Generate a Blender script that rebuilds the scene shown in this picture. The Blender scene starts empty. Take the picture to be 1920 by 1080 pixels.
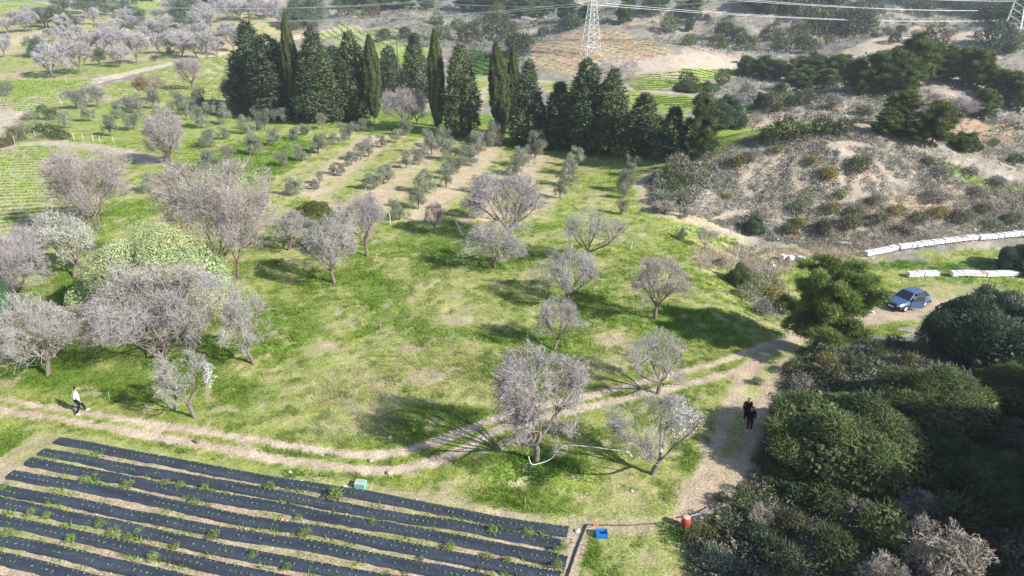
import bpy, math, numpy as np
from mathutils import Vector, Matrix
# ---------------------------------------------------------------- camera, sky, sun, exposure
SC = bpy.context.scene
COL = SC.collection
CAMZ = 22.0
PITCH = math.radians(23.5)
FPX = 1281.0
SP, CP = math.sin(PITCH), math.cos(PITCH)
cam_data = bpy.data.cameras.new("camera")
cam_data.sensor_width = 36.0
cam_data.lens = 36.0 * FPX / 1920.0
cam_data.clip_start = 0.5
cam_data.clip_end = 6000
cam = bpy.data.objects.new("camera", cam_data)
COL.objects.link(cam)
cam.location = (0, 0, CAMZ)
cam.rotation_euler = (math.pi / 2 - PITCH, 0, 0)
SC.camera = cam

SUN_EL = math.radians(32)
SUN_AZ = math.atan2(-0.52, 0.855)            # direction (x, y) towards the sun: right and behind the camera
sun_dir = Vector((math.cos(SUN_EL) * math.cos(SUN_AZ), math.cos(SUN_EL) * math.sin(SUN_AZ), math.sin(SUN_EL)))
sd = bpy.data.lights.new("sun", 'SUN')
sd.energy = 4.6
sd.angle = math.radians(0.5)
sd.color = (1.0, 0.965, 0.91)
sun = bpy.data.objects.new("sun", sd)
COL.objects.link(sun)
sun.location = (60, -40, 60)
sun.rotation_euler = sun_dir.to_track_quat('Z', 'Y').to_euler()

world = bpy.data.worlds.new("World")
SC.world = world
world.use_nodes = True
wn = world.node_tree
wn.nodes.clear()
wo = wn.nodes.new("ShaderNodeOutputWorld")
wb = wn.nodes.new("ShaderNodeBackground")
ws = wn.nodes.new("ShaderNodeTexSky")
ws.sky_type = 'NISHITA'
ws.sun_disc = False
ws.sun_elevation = SUN_EL
ws.sun_rotation = math.pi / 2 - SUN_AZ
ws.air_density = 1.0
ws.dust_density = 0.6
wb.inputs[1].default_value = 0.09
wn.links.new(ws.outputs[0], wb.inputs[0])
wn.links.new(wb.outputs[0], wo.inputs[0])
SC.view_settings.view_transform = 'Standard'
SC.view_settings.look = 'None'
SC.view_settings.exposure = 0.86
SC.view_settings.gamma = 1.0
SC.cycles.max_bounces = 5
SC.cycles.diffuse_bounces = 2
SC.cycles.glossy_bounces = 2
SC.cycles.transparent_max_bounces = 8
SC.cycles.volume_bounces = 0

rng = np.random.default_rng(11)

# ---------------------------------------------------------------- noise
_lat = np.random.default_rng(5).random((256, 256))
def vnoise(x, y):
    xi = np.floor(x).astype(np.int64); yi = np.floor(y).astype(np.int64)
    fx = x - xi; fy = y - yi
    fx = fx * fx * (3 - 2 * fx); fy = fy * fy * (3 - 2 * fy)
    a = _lat[xi & 255, yi & 255]; b = _lat[(xi + 1) & 255, yi & 255]
    c = _lat[xi & 255, (yi + 1) & 255]; d = _lat[(xi + 1) & 255, (yi + 1) & 255]
    return (a * (1 - fx) + b * fx) * (1 - fy) + (c * (1 - fx) + d * fx) * fy
def fbm(x, y, o=4, seed=0.0):
    s = 0; a = 0.5; t = 0
    for k in range(o):
        s = s + a * vnoise(x * 2 ** k + 17.3 * k + seed, y * 2 ** k - 9.1 * k + seed * 1.7)
        t += a; a *= 0.5
    return s / t
def S(x, a, b):
    t = np.clip((x - a) / (b - a), 0, 1)
    return t * t * (3 - 2 * t)

# ---------------------------------------------------------------- terrain height (metres, world coordinates)
def G(x, y, cx, cy, sx, sy, h, p=1.0, rot=0.0):
    c, s = math.cos(rot), math.sin(rot)
    dx = ((x - cx) * c + (y - cy) * s) / sx; dy = (-(x - cx) * s + (y - cy) * c) / sy
    return h * np.exp(-((dx * dx + dy * dy) ** p))
def H(x, y):
    x = np.asarray(x, float); y = np.asarray(y, float)
    z = 0.35 * (fbm(x / 14, y / 14, 2, 3) - 0.5) * S(y, 32, 60)
    z = z - 3.6 * S(x, 15, 27) * S(y, 37, 52) * (1 - S(y, 66, 86))          # hollow where the car stands
    z = z + G(x, y, 43, 89, 22, 13, 6.6, 1.3, 0.05)                           # scrub knoll on the right
    z = z + G(x, y, 88, 138, 34, 14, 6.0, 1.2)                               # pine ridge
    z = z + G(x, y, 30, 226, 40, 32, 6.3, 1.7)                               # brown vineyard knoll
    z = z + G(x, y, 155, 232, 60, 24, 11, 1.2, 0.1)                           # bare pale hill
    z = z + G(x, y, 105, 330, 62, 44, 15, 1.1)
    z = z + G(x, y, -40, 190, 26, 16, 2.0, 1.0)
    z = z + 13 * S(y, 190, 420) + 45 * S(y, 360, 900)
    f = S(y, 150, 300)
    z = z + (fbm(x / 40, y / 40, 3, 8) - 0.5) * 9 * f
    gul = fbm(x / 16, y / 16, 3, 21) - 0.5
    m = np.clip(S(x, 20, 34) * S(y, 70, 84) + S(y, 230, 300), 0, 1)
    z = z + gul * 2.2 * m
    z = z + 1.4 * (fbm(x / 5.0, y / 5.0, 2, 4) - 0.5) * S(x, 13, 18) * (1 - S(y, 34, 40)) * 0.6
    # the bank the pickers' hollow sits under two near trees
    z = z - G(x, y, 0.6, 27.0, 1.0, 0.7, 0.4)+ G(x, y, -0.9, 28.0, 1.4, 1.0, 0.35) + G(x, y, 2.2, 27.2, 1.2, 0.9, 0.3)
    return z
def ray(px, py):
    a = (px - 960) / FPX; v = (py - 540) / FPX
    d = np.array([a, CP - v * SP, -SP - v * CP])
    return d                                     # per unit of depth Z
def W(px, py):
    """point of the ground seen at a photograph position: march along the sight line to the height field"""
    d = ray(px, py)
    Z = np.concatenate([np.arange(18, 160, 0.25), np.arange(160, 1600, 1.0)])
    X = d[0] * Z; Y = d[1] * Z; z = CAMZ + d[2] * Z
    g = z - H(X, Y)
    i = np.argmax(g < 0)
    if g[i] >= 0: i = len(Z) - 1
    t = g[i - 1] / (g[i - 1] - g[i] + 1e-9)
    Zb = Z[i - 1] + t * (Z[i] - Z[i - 1])
    x, y = d[0] * Zb, d[1] * Zb
    return np.array([x, y, float(H(x, y))]), Zb
def ztop(Y, py):
    v = (py - 540) / FPX
    return CAMZ - Y * (SP + v * CP) / (CP - v * SP)
def project(x, y, z):
    q = CAMZ - z
    Z = y * CP + q * SP; V = -y * SP + q * CP
    return 960 + FPX * x / Z, 540 + FPX * V / Z, Z
def hz(x, y): return float(H(x, y))

# ---------------------------------------------------------------- mesh building
class MB:
    def __init__(s): s.v = []; s.f = {}; s.c = []; s.n = 0
    def add(s, V, F, col=(1, 1, 1)):
        V = np.asarray(V, float).reshape(-1, 3)
        F = np.asarray(F, np.int64)
        if F.ndim == 1: F = F[None]
        s.v.append(V); s.f.setdefault(F.shape[1], []).append(F + s.n)
        c = np.asarray(col, float)
        if c.ndim == 1: c = np.broadcast_to(c, (len(V), 3))
        s.c.append(c); s.n += len(V)
        return s
    def box(s, c, d, col=(1, 1, 1), R=None, taper=1.0):
        c = np.asarray(c, float); h = np.asarray(d, float) / 2
        V = np.array([[x, y, z] for z in (-1, 1) for y in (-1, 1) for x in (-1, 1)], float)
        V[4:, :2] *= taper
        V = V * h
        if R is not None: V = V @ np.asarray(R).T
        return s.add(V + c, [[0, 2, 3, 1], [4, 5, 7, 6], [0, 1, 5, 4], [2, 6, 7, 3], [0, 4, 6, 2], [1, 3, 7, 5]], col)
    def tube(s, P, R, n=6, col=(1, 1, 1), cap=True):
        P = np.asarray(P, float)[None]; R = np.broadcast_to(np.asarray(R, float), P.shape[1])[None]
        V, F = tubes(P, R, n)
        s.add(V, F, col)
        if cap:
            for r, flip in ((0, 1), (P.shape[1] - 1, 0)):
                ring = np.arange(n) + r * n
                ring = ring[::-1] if flip else ring
                s.add(V[ring], np.arange(n)[None], col)
        return s
    def lathe(s, prof, n=16, c=(0, 0, 0), col=(1, 1, 1), R=None):
        a = np.arange(n) * 2 * math.pi / n
        V = np.array([[r * math.cos(t), r * math.sin(t), z] for r, z in prof for t in a])
        F = [[i * n + j, i * n + (j + 1) % n, (i + 1) * n + (j + 1) % n, (i + 1) * n + j] for i in range(len(prof) - 1) for j in range(n)]
        if R is not None: V = V @ np.asarray(R).T
        return s.add(V + np.asarray(c), F, col)
    def build(s, name, mat, parent=None, smooth=False):
        me = bpy.data.meshes.new(name)
        V = np.concatenate(s.v); C = np.concatenate(s.c)
        me.vertices.add(len(V)); me.vertices.foreach_set("co", V.astype(np.float32).ravel())
        ls, lt, lv = [], [], []; o = 0
        for k, fl in s.f.items():
            F = np.concatenate(fl)
            ls.append(o + np.arange(len(F)) * k); lt.append(np.full(len(F), k)); lv.append(F.ravel()); o += F.size
        ls, lt, lv = map(np.concatenate, (ls, lt, lv))
        me.loops.add(len(lv)); me.loops.foreach_set("vertex_index", lv.astype(np.int32))
        me.polygons.add(len(ls)); me.polygons.foreach_set("loop_start", ls.astype(np.int32))
        me.polygons.foreach_set("loop_total", lt.astype(np.int32))
        me.polygons.foreach_set("use_smooth", np.full(len(ls), smooth))
        ca = me.color_attributes.new("Col", 'FLOAT_COLOR', 'POINT')
        c4 = np.ones((len(V), 4), np.float32); c4[:, :3] = C
        ca.data.foreach_set("color", c4.ravel())
        me.update(calc_edges=True)
        if mat: me.materials.append(mat)
        o = bpy.data.objects.new(name, me)
        COL.objects.link(o)
        if parent: o.parent = parent
        return o

def tubes(P, R, n):
    """P (m,k,3) polylines, R (m,k) radii -> verts, quads"""
    m, k, _ = P.shape
    D = np.gradient(P, axis=1) if k > 1 else P
    D = D / (np.linalg.norm(D, axis=2, keepdims=True) + 1e-9)
    ref = np.where(np.abs(D[..., 2:3]) > 0.9, np.array([1., 0, 0]), np.array([0, 0, 1.]))
    U = np.cross(D, ref); U /= np.linalg.norm(U, axis=2, keepdims=True) + 1e-9
    Wv = np.cross(D, U)
    a = np.arange(n) * 2 * math.pi / n
    V = P[:, :, None, :] + R[:, :, None, None] * (np.cos(a)[None, None, :, None] * U[:, :, None, :] + np.sin(a)[None, None, :, None] * Wv[:, :, None, :])
    idx = np.arange(m * k * n).reshape(m, k, n)
    A = idx[:, :-1]; B = idx[:, 1:]
    F = np.stack([A, np.roll(A, -1, 2), np.roll(B, -1, 2), B], -1).reshape(-1, 4)
    return V.reshape(-1, 3), F[:, ::-1]
def ribbons(P, Wd, rg):
    m, k, _ = P.shape
    D = P[:, -1] - P[:, 0]
    r = rg.normal(size=(m, 3)); U = np.cross(D, r); U /= np.linalg.norm(U, axis=1, keepdims=True) + 1e-9
    off = U[:, None, :] * Wd[:, :, None] / 2
    V = np.stack([P - off, P + off], 2)
    idx = np.arange(m * k * 2).reshape(m, k, 2)
    F = np.stack([idx[:, :-1, 0], idx[:, :-1, 1], idx[:, 1:, 1], idx[:, 1:, 0]], -1).reshape(-1, 4)
    return V.reshape(-1, 3), F

# ---------------------------------------------------------------- naming, labels, copying
def tag(o, label, cat=None, group=None, kind=None):
    if label: o["label"] = label
    if cat: o["category"] = cat
    if group: o["group"] = group
    if kind: o["kind"] = kind
    return o
def thing(name, label, cat, loc=(0, 0, 0), rz=0.0, group=None, scale=None):
    o = bpy.data.objects.new(name, None); COL.objects.link(o)
    o.empty_display_size = 0.3
    o.location = loc; o.rotation_euler = (0, 0, rz)
    if scale is not None: o.scale = scale
    return tag(o, label, cat, group)
KIDS = {}
def part(mb, name, mat, parent, smooth=False, label=None):
    o = mb.build(name, mat, parent, smooth)
    KIDS.setdefault(parent, []).append(o)
    if label: o["label"] = label
    return o
def dup(src, parent=None, color=None):
    o = src.copy(); COL.objects.link(o)
    if parent: o.parent = parent
    if color is not None: o.color = color
    for ch in KIDS.get(src, []):
        c = dup(ch, o, color); KIDS.setdefault(o, []).append(c)
    return o
def setcolor(o, color):
    o.color = color
    for c in KIDS.get(o, []): setcolor(c, color)
ORD = ['', 'first', 'second', 'third', 'fourth', 'fifth', 'sixth', 'seventh', 'eighth', 'ninth', 'tenth', 'eleventh', 'twelfth']
def nth(k): return ORD[k] if k < len(ORD) else '%d%s' % (k, {1: 'st', 2: 'nd', 3: 'rd'}.get(k % 10 if k % 100 // 10 != 1 else 0, 'th'))
def autolabel(objs, look, place, band=12):
    """label repeats by the row they stand in (counted from the far side) and their place in it"""
    pr = [(project(*o.matrix_basis.translation), o) for o in objs]
    pr.sort(key=lambda t: t[0][1])
    nb = max(1, int(math.ceil(len(pr) / band)))
    for b in range(nb):
        row = sorted(pr[b * band:(b + 1) * band], key=lambda t: t[0][0])
        for k, (_, o) in enumerate(row):
            lk = o.get("look", look)
            where = "in %s row from back, %s" % (nth(b + 1), place) if nb > 1 else place
            o["label"] = "%s, %s from left %s" % (lk, nth(k + 1), where)
            if "look" in o: del o["look"]

# ---------------------------------------------------------------- materials
def mat_base(name):
    m = bpy.data.materials.new(name); m.use_nodes = True
    nt = m.node_tree; nt.nodes.clear()
    out = nt.nodes.new("ShaderNodeOutputMaterial")
    return m, nt, out
def N(nt, t, **kw):
    n = nt.nodes.new(t)
    for k, v in kw.items(): setattr(n, k, v)
    return n
def attr_color(nt, tint=True):
    a = N(nt, "ShaderNodeAttribute", attribute_name="Col")
    if not tint: return a.outputs["Color"]
    oi = N(nt, "ShaderNodeObjectInfo")
    mx = N(nt, "ShaderNodeMix", data_type='RGBA', blend_type='MULTIPLY'); mx.inputs[0].default_value = 1
    nt.links.new(a.outputs["Color"], mx.inputs[6]); nt.links.new(oi.outputs["Color"], mx.inputs[7])
    return mx.outputs[2]
def noise_mul(nt, col, scale, lo, hi, detail=4, coord="Object"):
    tc = N(nt, "ShaderNodeTexCoord"); no = N(nt, "ShaderNodeTexNoise")
    no.inputs["Scale"].default_value = scale; no.inputs["Detail"].default_value = detail
    no.inputs["Roughness"].default_value = 0.65
    nt.links.new(tc.outputs[coord], no.inputs["Vector"])
    mr = N(nt, "ShaderNodeMapRange"); mr.inputs[1].default_value = 0.3; mr.inputs[2].default_value = 0.7
    mr.inputs[3].default_value = lo; mr.inputs[4].default_value = hi
    nt.links.new(no.outputs["Fac"], mr.inputs[0])
    vm = N(nt, "ShaderNodeVectorMath", operation='SCALE')
    nt.links.new(col, vm.inputs[0]); nt.links.new(mr.outputs[0], vm.inputs["Scale"])
    return vm.outputs[0], no.outputs["Fac"]
def leaf_mat(name, rough=0.6, trans=0.25, nscale=2.0, spec=0.3):
    m, nt, out = mat_base(name)
    c = attr_color(nt)
    c, _ = noise_mul(nt, c, nscale, 0.8, 1.2, 3)
    b = N(nt, "ShaderNodeBsdfPrincipled"); b.inputs["Roughness"].default_value = rough
    b.inputs["Specular IOR Level"].default_value = spec
    nt.links.new(c, b.inputs["Base Color"])
    if trans:
        t = N(nt, "ShaderNodeBsdfTranslucent"); nt.links.new(c, t.inputs[0])
        mx = N(nt, "ShaderNodeMixShader"); mx.inputs[0].default_value = trans
        nt.links.new(b.outputs[0], mx.inputs[1]); nt.links.new(t.outputs[0], mx.inputs[2])
        nt.links.new(mx.outputs[0], out.inputs[0])
    else: nt.links.new(b.outputs[0], out.inputs[0])
    return m
def solid_mat(name, rough=0.6, metal=0.0, nscale=6.0, var=0.12, bump=0.0, spec=0.4, coat=0.0):
    m, nt, out = mat_base(name)
    c = attr_color(nt)
    c, f = noise_mul(nt, c, nscale, 1 - var, 1 + var)
    b = N(nt, "ShaderNodeBsdfPrincipled"); b.inputs["Roughness"].default_value = rough; b.inputs["Metallic"].default_value = metal
    b.inputs["Specular IOR Level"].default_value = spec; b.inputs["Coat Weight"].default_value = coat
    nt.links.new(c, b.inputs["Base Color"])
    if bump:
        bp = N(nt, "ShaderNodeBump"); bp.inputs["Strength"].default_value = bump; bp.inputs["Distance"].default_value = 0.03
        nt.links.new(f, bp.inputs["Height"]); nt.links.new(bp.outputs[0], b.inputs["Normal"])
    nt.links.new(b.outputs[0], out.inputs[0])
    return m
def ground_mat(name):
    m, nt, out = mat_base(name)
    c = attr_color(nt, False)
    c, f1 = noise_mul(nt, c, 0.9, 0.78, 1.22, 6)
    c, f2 = noise_mul(nt, c, 8.0, 0.58, 1.42, 7)
    b = N(nt, "ShaderNodeBsdfPrincipled"); b.inputs["Roughness"].default_value = 0.95
    b.inputs["Specular IOR Level"].default_value = 0.1
    nt.links.new(c, b.inputs["Base Color"])
    bp = N(nt, "ShaderNodeBump"); bp.inputs["Strength"].default_value = 0.6; bp.inputs["Distance"].default_value = 0.08
    nt.links.new(f2, bp.inputs["Height"]); nt.links.new(bp.outputs[0], b.inputs["Normal"])
    nt.links.new(b.outputs[0], out.inputs[0])
    return m
M_GROUND = ground_mat("ground_soil_and_turf")
M_LEAF = leaf_mat("leaf_matte")
M_GRASS = leaf_mat("grass_blades", 0.7, 0.35, 1.2, 0.1)
M_TWIG = leaf_mat("pale_twigs", 0.8, 0.0, 3.0, 0.1)
M_BARK = solid_mat("bark", 0.9, 0, 9, 0.35, 0.6, 0.1)
M_PAINT = solid_mat("painted_surface", 0.5, 0, 5, 0.08)
M_METAL = solid_mat("galvanised_steel", 0.5, 0.0, 3, 0.1)
M_PLASTIC = solid_mat("mulch_film", 0.42, 0, 9, 0.35, 0.6, 0.45)
M_CLOTH = solid_mat("cloth", 0.9, 0, 14, 0.1, 0.2, 0.1)
M_SKIN = solid_mat("skin", 0.6, 0, 8, 0.06)
M_STONE = solid_mat("stone", 0.9, 0, 8, 0.2, 0.5, 0.1)
M_CAR = solid_mat("car_lacquer", 0.3, 0.15, 1.5, 0.05, 0, 0.5, 0.6)
M_GLASS = solid_mat("dark_window_glass", 0.08, 0, 2, 0.02, 0, 0.6)
# ================================================================ GROUND
def polyW(pts): return np.array([W(*p)[0][:2] for p in pts])
def pip(X, Y, poly):
    ins = np.zeros(X.shape, bool); n = len(poly); j = n - 1
    for i in range(n):
        xi, yi = poly[i]; xj, yj = poly[j]
        if yi != yj:
            c = ((yi > Y) != (yj > Y)) & (X < (xj - xi) * (Y - yi) / (yj - yi) + xi)
            ins ^= c
        j = i
    return ins
def distline(X, Y, line):
    d = np.full(X.shape, 1e9)
    for a, b in zip(line[:-1], line[1:]):
        ab = b - a; L = ab @ ab + 1e-9
        t = np.clip(((X - a[0]) * ab[0] + (Y - a[1]) * ab[1]) / L, 0, 1)
        d = np.minimum(d, np.hypot(X - a[0] - t * ab[0], Y - a[1] - t * ab[1]))
    return d
def smooth_line(P, n=6):
    P = np.asarray(P, float); out = []
    Q = np.vstack([2 * P[0] - P[1], P, 2 * P[-1] - P[-2]])
    for i in range(1, len(Q) - 2):
        for t in np.arange(n) / n:
            out.append(0.5 * (2 * Q[i] + (Q[i + 1] - Q[i - 1]) * t + (2 * Q[i - 1] - 5 * Q[i] + 4 * Q[i + 1] - Q[i + 2]) * t * t + (3 * Q[i] - Q[i - 1] - 3 * Q[i + 1] + Q[i + 2]) * t ** 3))
    out.append(P[-1])
    return np.array(out)

NR, NC = 820, 640
ys = [-60.]
y = -60.
while y < 14: y += 4.0; ys.append(y)
y = 14.
while y < 700: y += max(0.09, 0.0045 * y ** 1.12); ys.append(y)
for e in (760, 850, 1000, 1250, 1500): ys.append(float(e))
ys = np.array(ys)
u = np.linspace(-1, 1, NC)
wid = 22 + 0.93 * np.maximum(ys, 0)
GX = u[None, :] * wid[:, None]
outer = [1.3, 1.6, 2.0]
lft = np.stack([-wid * k - 200 * (k - 1) for k in outer[::-1]], 1); rgt = np.stack([wid * k + 200 * (k - 1) for k in outer], 1)
GX = np.concatenate([lft, GX, rgt], 1)
GY = np.broadcast_to(ys[:, None], GX.shape).copy()
GZ = H(GX, GY)

# colours (albedo) -------------------------------------------------------
def col(*c): return np.array(c, float)
LUSH = col(.155, .26, .034); GRASS = col(.26, .33, .065); YGRASS = col(.33, .355, .115); STRAW = col(.43, .375, .205)
DIRT = col(.46, .36, .26); PALE = col(.50, .42, .33); SCRUB = col(.27, .245, .21); TILL = col(.52, .415, .28)
DARKS = col(.17, .145, .105); BROWN = col(.36, .235, .165)
n1 = fbm(GX / 3.2, GY / 3.2, 5, 1); n2 = fbm(GX / 0.55, GY / 0.55, 3, 2); n3 = fbm(GX / 11, GY / 11, 3, 6)
jx = (fbm(GX / 1.6, GY / 1.6, 4, 31) - .5); jy = (fbm(GX / 1.6, GY / 1.6, 4, 41) - .5)
def mix(a, b, t):
    t = np.asarray(t)[..., None]
    return a * (1 - t) + b * t
def grassy(a, b, bias=0.0, k=7):
    return mix(a, b, np.clip((n1 - 0.5 + bias) * k * .5 + (n2 - .5) * 1.9 + 0.5, 0, 1))
C = mix(SCRUB, PALE, np.clip((n1 - .5) * 3 + .15, 0, 1))
C = mix(C, col(.21, .205, .155), np.clip((n2 - .42) * 3.5, 0, .85))
ZONE = np.zeros(GX.shape, int)
def fill(px, color, jit=1.0, zone=None, amount=1.0, world=False):
    P = np.asarray(px, float) if world else polyW(px)
    x0, y0 = P.min(0) - 4; x1, y1 = P.max(0) + 4
    m = (GX > x0) & (GX < x1) & (GY > y0) & (GY < y1)
    sc = jit * (1 + GY[m] / 60)
    ins = np.zeros(GX.shape, bool)
    ins[m] = pip(GX[m] + jx[m] * sc * 2.4, GY[m] + jy[m] * sc * 2.4, P)
    cc = color if np.ndim(color) == 3 else np.broadcast_to(color, C.shape)
    C[ins] = C[ins] * (1 - amount) + cc[ins] * amount
    if zone is not None: ZONE[ins] = zone
    return P
def blob(px, py, rx, ry, color, amount=1.0, pw=1.0):
    p, Z = W(px, py)
    a = rx * Z / FPX; d = W(px, py - ry)[0][1] - W(px, py + ry)[0][1]; b = max(a * .35, d / 2)
    r = ((GX - p[0]) / a) ** 2 + ((GY - p[1]) / b) ** 2
    t = np.clip(1.35 - r + (n1 - .5) * 2.2 + (n2 - .5) * 1.0, 0, 1) * amount
    cc = color if np.ndim(color) == 3 else np.broadcast_to(color, C.shape)
    C[...] = mix(C, cc, t) if np.ndim(color) != 3 else C * (1 - t[..., None]) + cc * t[..., None]
def stroke(px, width, color, soft=.35, zone=None, jit=.5, amount=1.0):
    L = smooth_line(polyW(px))
    x0, y0 = L.min(0) - 8; x1, y1 = L.max(0) + 8
    m = (GX > x0) & (GX < x1) & (GY > y0) & (GY < y1)
    d = distline(GX[m], GY[m], L) + (n1[m] - .5) * jit * 1.6 + (n2[m] - .5) * jit
    t = np.clip(1 - (d - width / 2) / soft, 0, 1) * amount
    cc = color[m] if np.ndim(color) == 3 else color
    C[m] = C[m] * (1 - t[:, None]) + cc * t[:, None]
    if zone is not None:
        z = ZONE[m]; z[t > .6] = zone; ZONE[m] = z
    return L
MEADOW = grassy(GRASS, YGRASS, .10); LUSHM = grassy(LUSH, GRASS, -.1); DRYM = grassy(YGRASS, STRAW, .0)
MEADOW = mix(MEADOW, STRAW, np.clip((fbm(GX / 1.5, GY / 1.5, 5, 77) - .56) * 9, 0, .6))
MEADOW = mix(MEADOW, LUSH, np.clip((fbm(GX / 2.6, GY / 2.6, 4, 55) - .55) * 7, 0, .7))
BROWNM = grassy(BROWN, col(.30, .27, .15), 0)
SOILM = grassy(DIRT * .92, TILL * .92, 0); PALEM = grassy(PALE, DIRT, -.05)

# near and middle fields
fill([(-200, 1300), (-700, 560), (-200, 300), (0, 260), (110, 175), (280, 190), (450, 200), (700, 195), (1100, 230), (1400, 200), (1600, 245), (1500, 255), (1330, 275), (1230, 300), (1215, 380), (1300, 410), (1390, 440), (1370, 500), (1440, 590), (1500, 625), (1440, 680), (1400, 720), (1370, 780), (1330, 950), (1290, 1080), (1280, 1300)], MEADOW, .8)
P_ORCH = [(500, 350), (560, 275), (640, 248), (820, 262), (960, 285), (1090, 292), (1100, 330), (1060, 380), (1000, 400), (900, 420), (760, 412), (620, 392)]
fill(P_ORCH, grassy(TILL, YGRASS, -.13), 1.3)
for s in [[(650, 262), (560, 330), (540, 350)], [(760, 262), (640, 372)], [(870, 275), (740, 400)], [(960, 280), (850, 400)], [(1060, 290), (960, 380)], [(1110, 296), (1060, 400)], [(1180, 310), (1160, 400)]]:
    stroke(s, 2.2, grassy(YGRASS, GRASS, 0), 1.6, None, 2.2, .75)
for s in [[(700, 258), (590, 350)], [(810, 275), (700, 385)], [(915, 285), (800, 400)], [(1010, 292), (915, 385)]]:
    stroke(s, 2.0, TILL, 1.6, None, 2.2, .8)
# green left of the grove and under the cypresses
fill([(110, 195), (300, 190), (460, 215), (640, 235), (620, 262), (540, 300), (500, 350), (330, 330), (250, 280), (130, 262)], grassy(GRASS, YGRASS, -.02), .8)
fill([(330, 330), (430, 270), (560, 250), (600, 268), (520, 340), (400, 345)], grassy(LUSH, GRASS, -.2), 1)
fill([(420, 232), (640, 240), (900, 270), (1150, 295), (1330, 300), (1480, 240), (1400, 210), (1150, 235), (900, 215), (700, 200), (600, 190)], grassy(LUSH, GRASS, -.1), 1)
fill([(1105, 300), (1230, 300), (1215, 380), (1290, 410), (1380, 440), (1360, 500), (1440, 590), (1300, 560), (1180, 500), (1150, 400)], grassy(GRASS, YGRASS, -.02), 1)
# lush patches around the trees of the meadow
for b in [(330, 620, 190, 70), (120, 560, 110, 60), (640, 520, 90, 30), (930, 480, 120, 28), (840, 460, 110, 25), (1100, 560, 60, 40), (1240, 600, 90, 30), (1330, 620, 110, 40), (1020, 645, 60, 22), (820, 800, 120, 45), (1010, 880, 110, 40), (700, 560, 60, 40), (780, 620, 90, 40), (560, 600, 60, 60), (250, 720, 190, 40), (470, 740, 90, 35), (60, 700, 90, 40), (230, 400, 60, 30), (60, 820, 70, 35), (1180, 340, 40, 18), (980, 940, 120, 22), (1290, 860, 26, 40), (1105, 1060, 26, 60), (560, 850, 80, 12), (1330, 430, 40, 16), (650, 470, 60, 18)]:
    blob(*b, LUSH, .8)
for b in [(800, 690, 90, 45), (600, 720, 110, 40), (640, 800, 80, 30), (720, 640, 60, 30), (900, 740, 90, 22), (1130, 690, 60, 40), (860, 590, 70, 26), (960, 600, 60, 20), (1180, 940, 90, 40), (1200, 1040, 60, 50), (1160, 640, 50, 24), (560, 770, 90, 25), (1240, 520, 60, 26), (640, 590, 50, 20)]:
    blob(*b, grassy(STRAW, YGRASS, 0), .65)
for b in [(800, 705, 30, 14), (1155, 640, 30, 10), (615, 650, 18, 8), (770, 655, 20, 8), (1000, 885, 18, 9), (1075, 890, 20, 9), (860, 600, 40, 10), (480, 870, 46, 10), (770, 960, 140, 9), (1180, 985, 70, 14)]:
    blob(*b, DIRT, .7)
# soil of the crop beds
P_BEDS = np.array([(-25.8, 31.0), (-23.9, 30.9), (3.4, 24.0), (3.2, 23), (1.4, 14), (-30, 14)])
fill(P_BEDS, grassy(DIRT, col(.33, .32, .14), -.12), .12, 3, 1, True)
# far fields
VINEG = grassy(col(.26, .36, .07), col(.36, .40, .14), 0)
def vineyard(px, a, b, spacing, ang, zone=3, duty=.5, jit=.6):
    """striped field: crop rows alternate with bare soil, rows at an angle in the ground plane"""
    t = (GX * math.cos(ang) + GY * math.sin(ang)) / spacing + (n1 - .5) * .5
    s = np.clip((np.abs((t % 1) - .5) * 2 - duty) * 4 + .5, 0, 1)
    return fill(px, a * (1 - s[..., None]) + b * s[..., None], jit, zone)
SOILT = np.broadcast_to(TILL, C.shape); PALET = np.broadcast_to(PALE * .95, C.shape)
P_V1 = vineyard([(-60, 295), (0, 282), (60, 274), (115, 277), (150, 300), (200, 330), (180, 400), (60, 440), (-80, 470), (-160, 400)], VINEG, PALET, 1.7, 1.95, duty=.38)
P_V2 = vineyard([(190, 160), (330, 122), (455, 95), (470, 190), (330, 195), (210, 184)], VINEG, SOILT, 2.2, 1.9)
fill([(0, 150), (100, 150), (190, 150), (110, 180), (60, 210), (0, 205)], VINEG, .8, 3)
P_V3 = vineyard([(585, 70), (640, 42), (760, 52), (735, 85), (640, 88)], VINEG, PALET, 3.2, .5, jit=.4)
fill([(590, 85), (740, 82), (800, 90), (800, 130), (600, 130)], VINEG, .5, 3)
P_V4 = vineyard([(868, 93), (935, 97), (975, 110), (955, 142), (868, 139)], np.broadcast_to(col(.10, .22, .03), C.shape), np.broadcast_to(col(.20, .26, .07), C.shape), 2.4, .5, jit=.25)
fill([(868, 142), (960, 145), (990, 175), (900, 198), (840, 180)], grassy(YGRASS, GRASS, 0), .6)
P_V5 = vineyard([(985, 105), (1050, 66), (1120, 56), (1180, 58), (1250, 95), (1262, 103), (1200, 118), (1110, 122), (1075, 140), (1010, 132)], BROWNM, SOILT, 3.6, .75, duty=.65, jit=.35)
fill([(1100, 118), (1200, 112), (1290, 100), (1400, 112), (1390, 126), (1260, 132), (1130, 150)], PALEM, .4)
fill([(1170, 150), (1240, 138), (1380, 128), (1384, 140), (1300, 156), (1200, 172)], VINEG, .4, 3)
fill([(1010, 152), (1100, 158), (1240, 172), (1300, 182), (1340, 205), (1200, 215), (1050, 190)], grassy(GRASS, YGRASS, 0), .5)
fill([(1180, 178), (1290, 182), (1420, 205), (1400, 215), (1260, 200)], VINEG, .4, 3)
fill([(1340, 215), (1420, 222), (1560, 235), (1600, 245), (1480, 245), (1420, 262), (1340, 290), (1310, 250)], grassy(GRASS, LUSH, -.1), .5)
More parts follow.
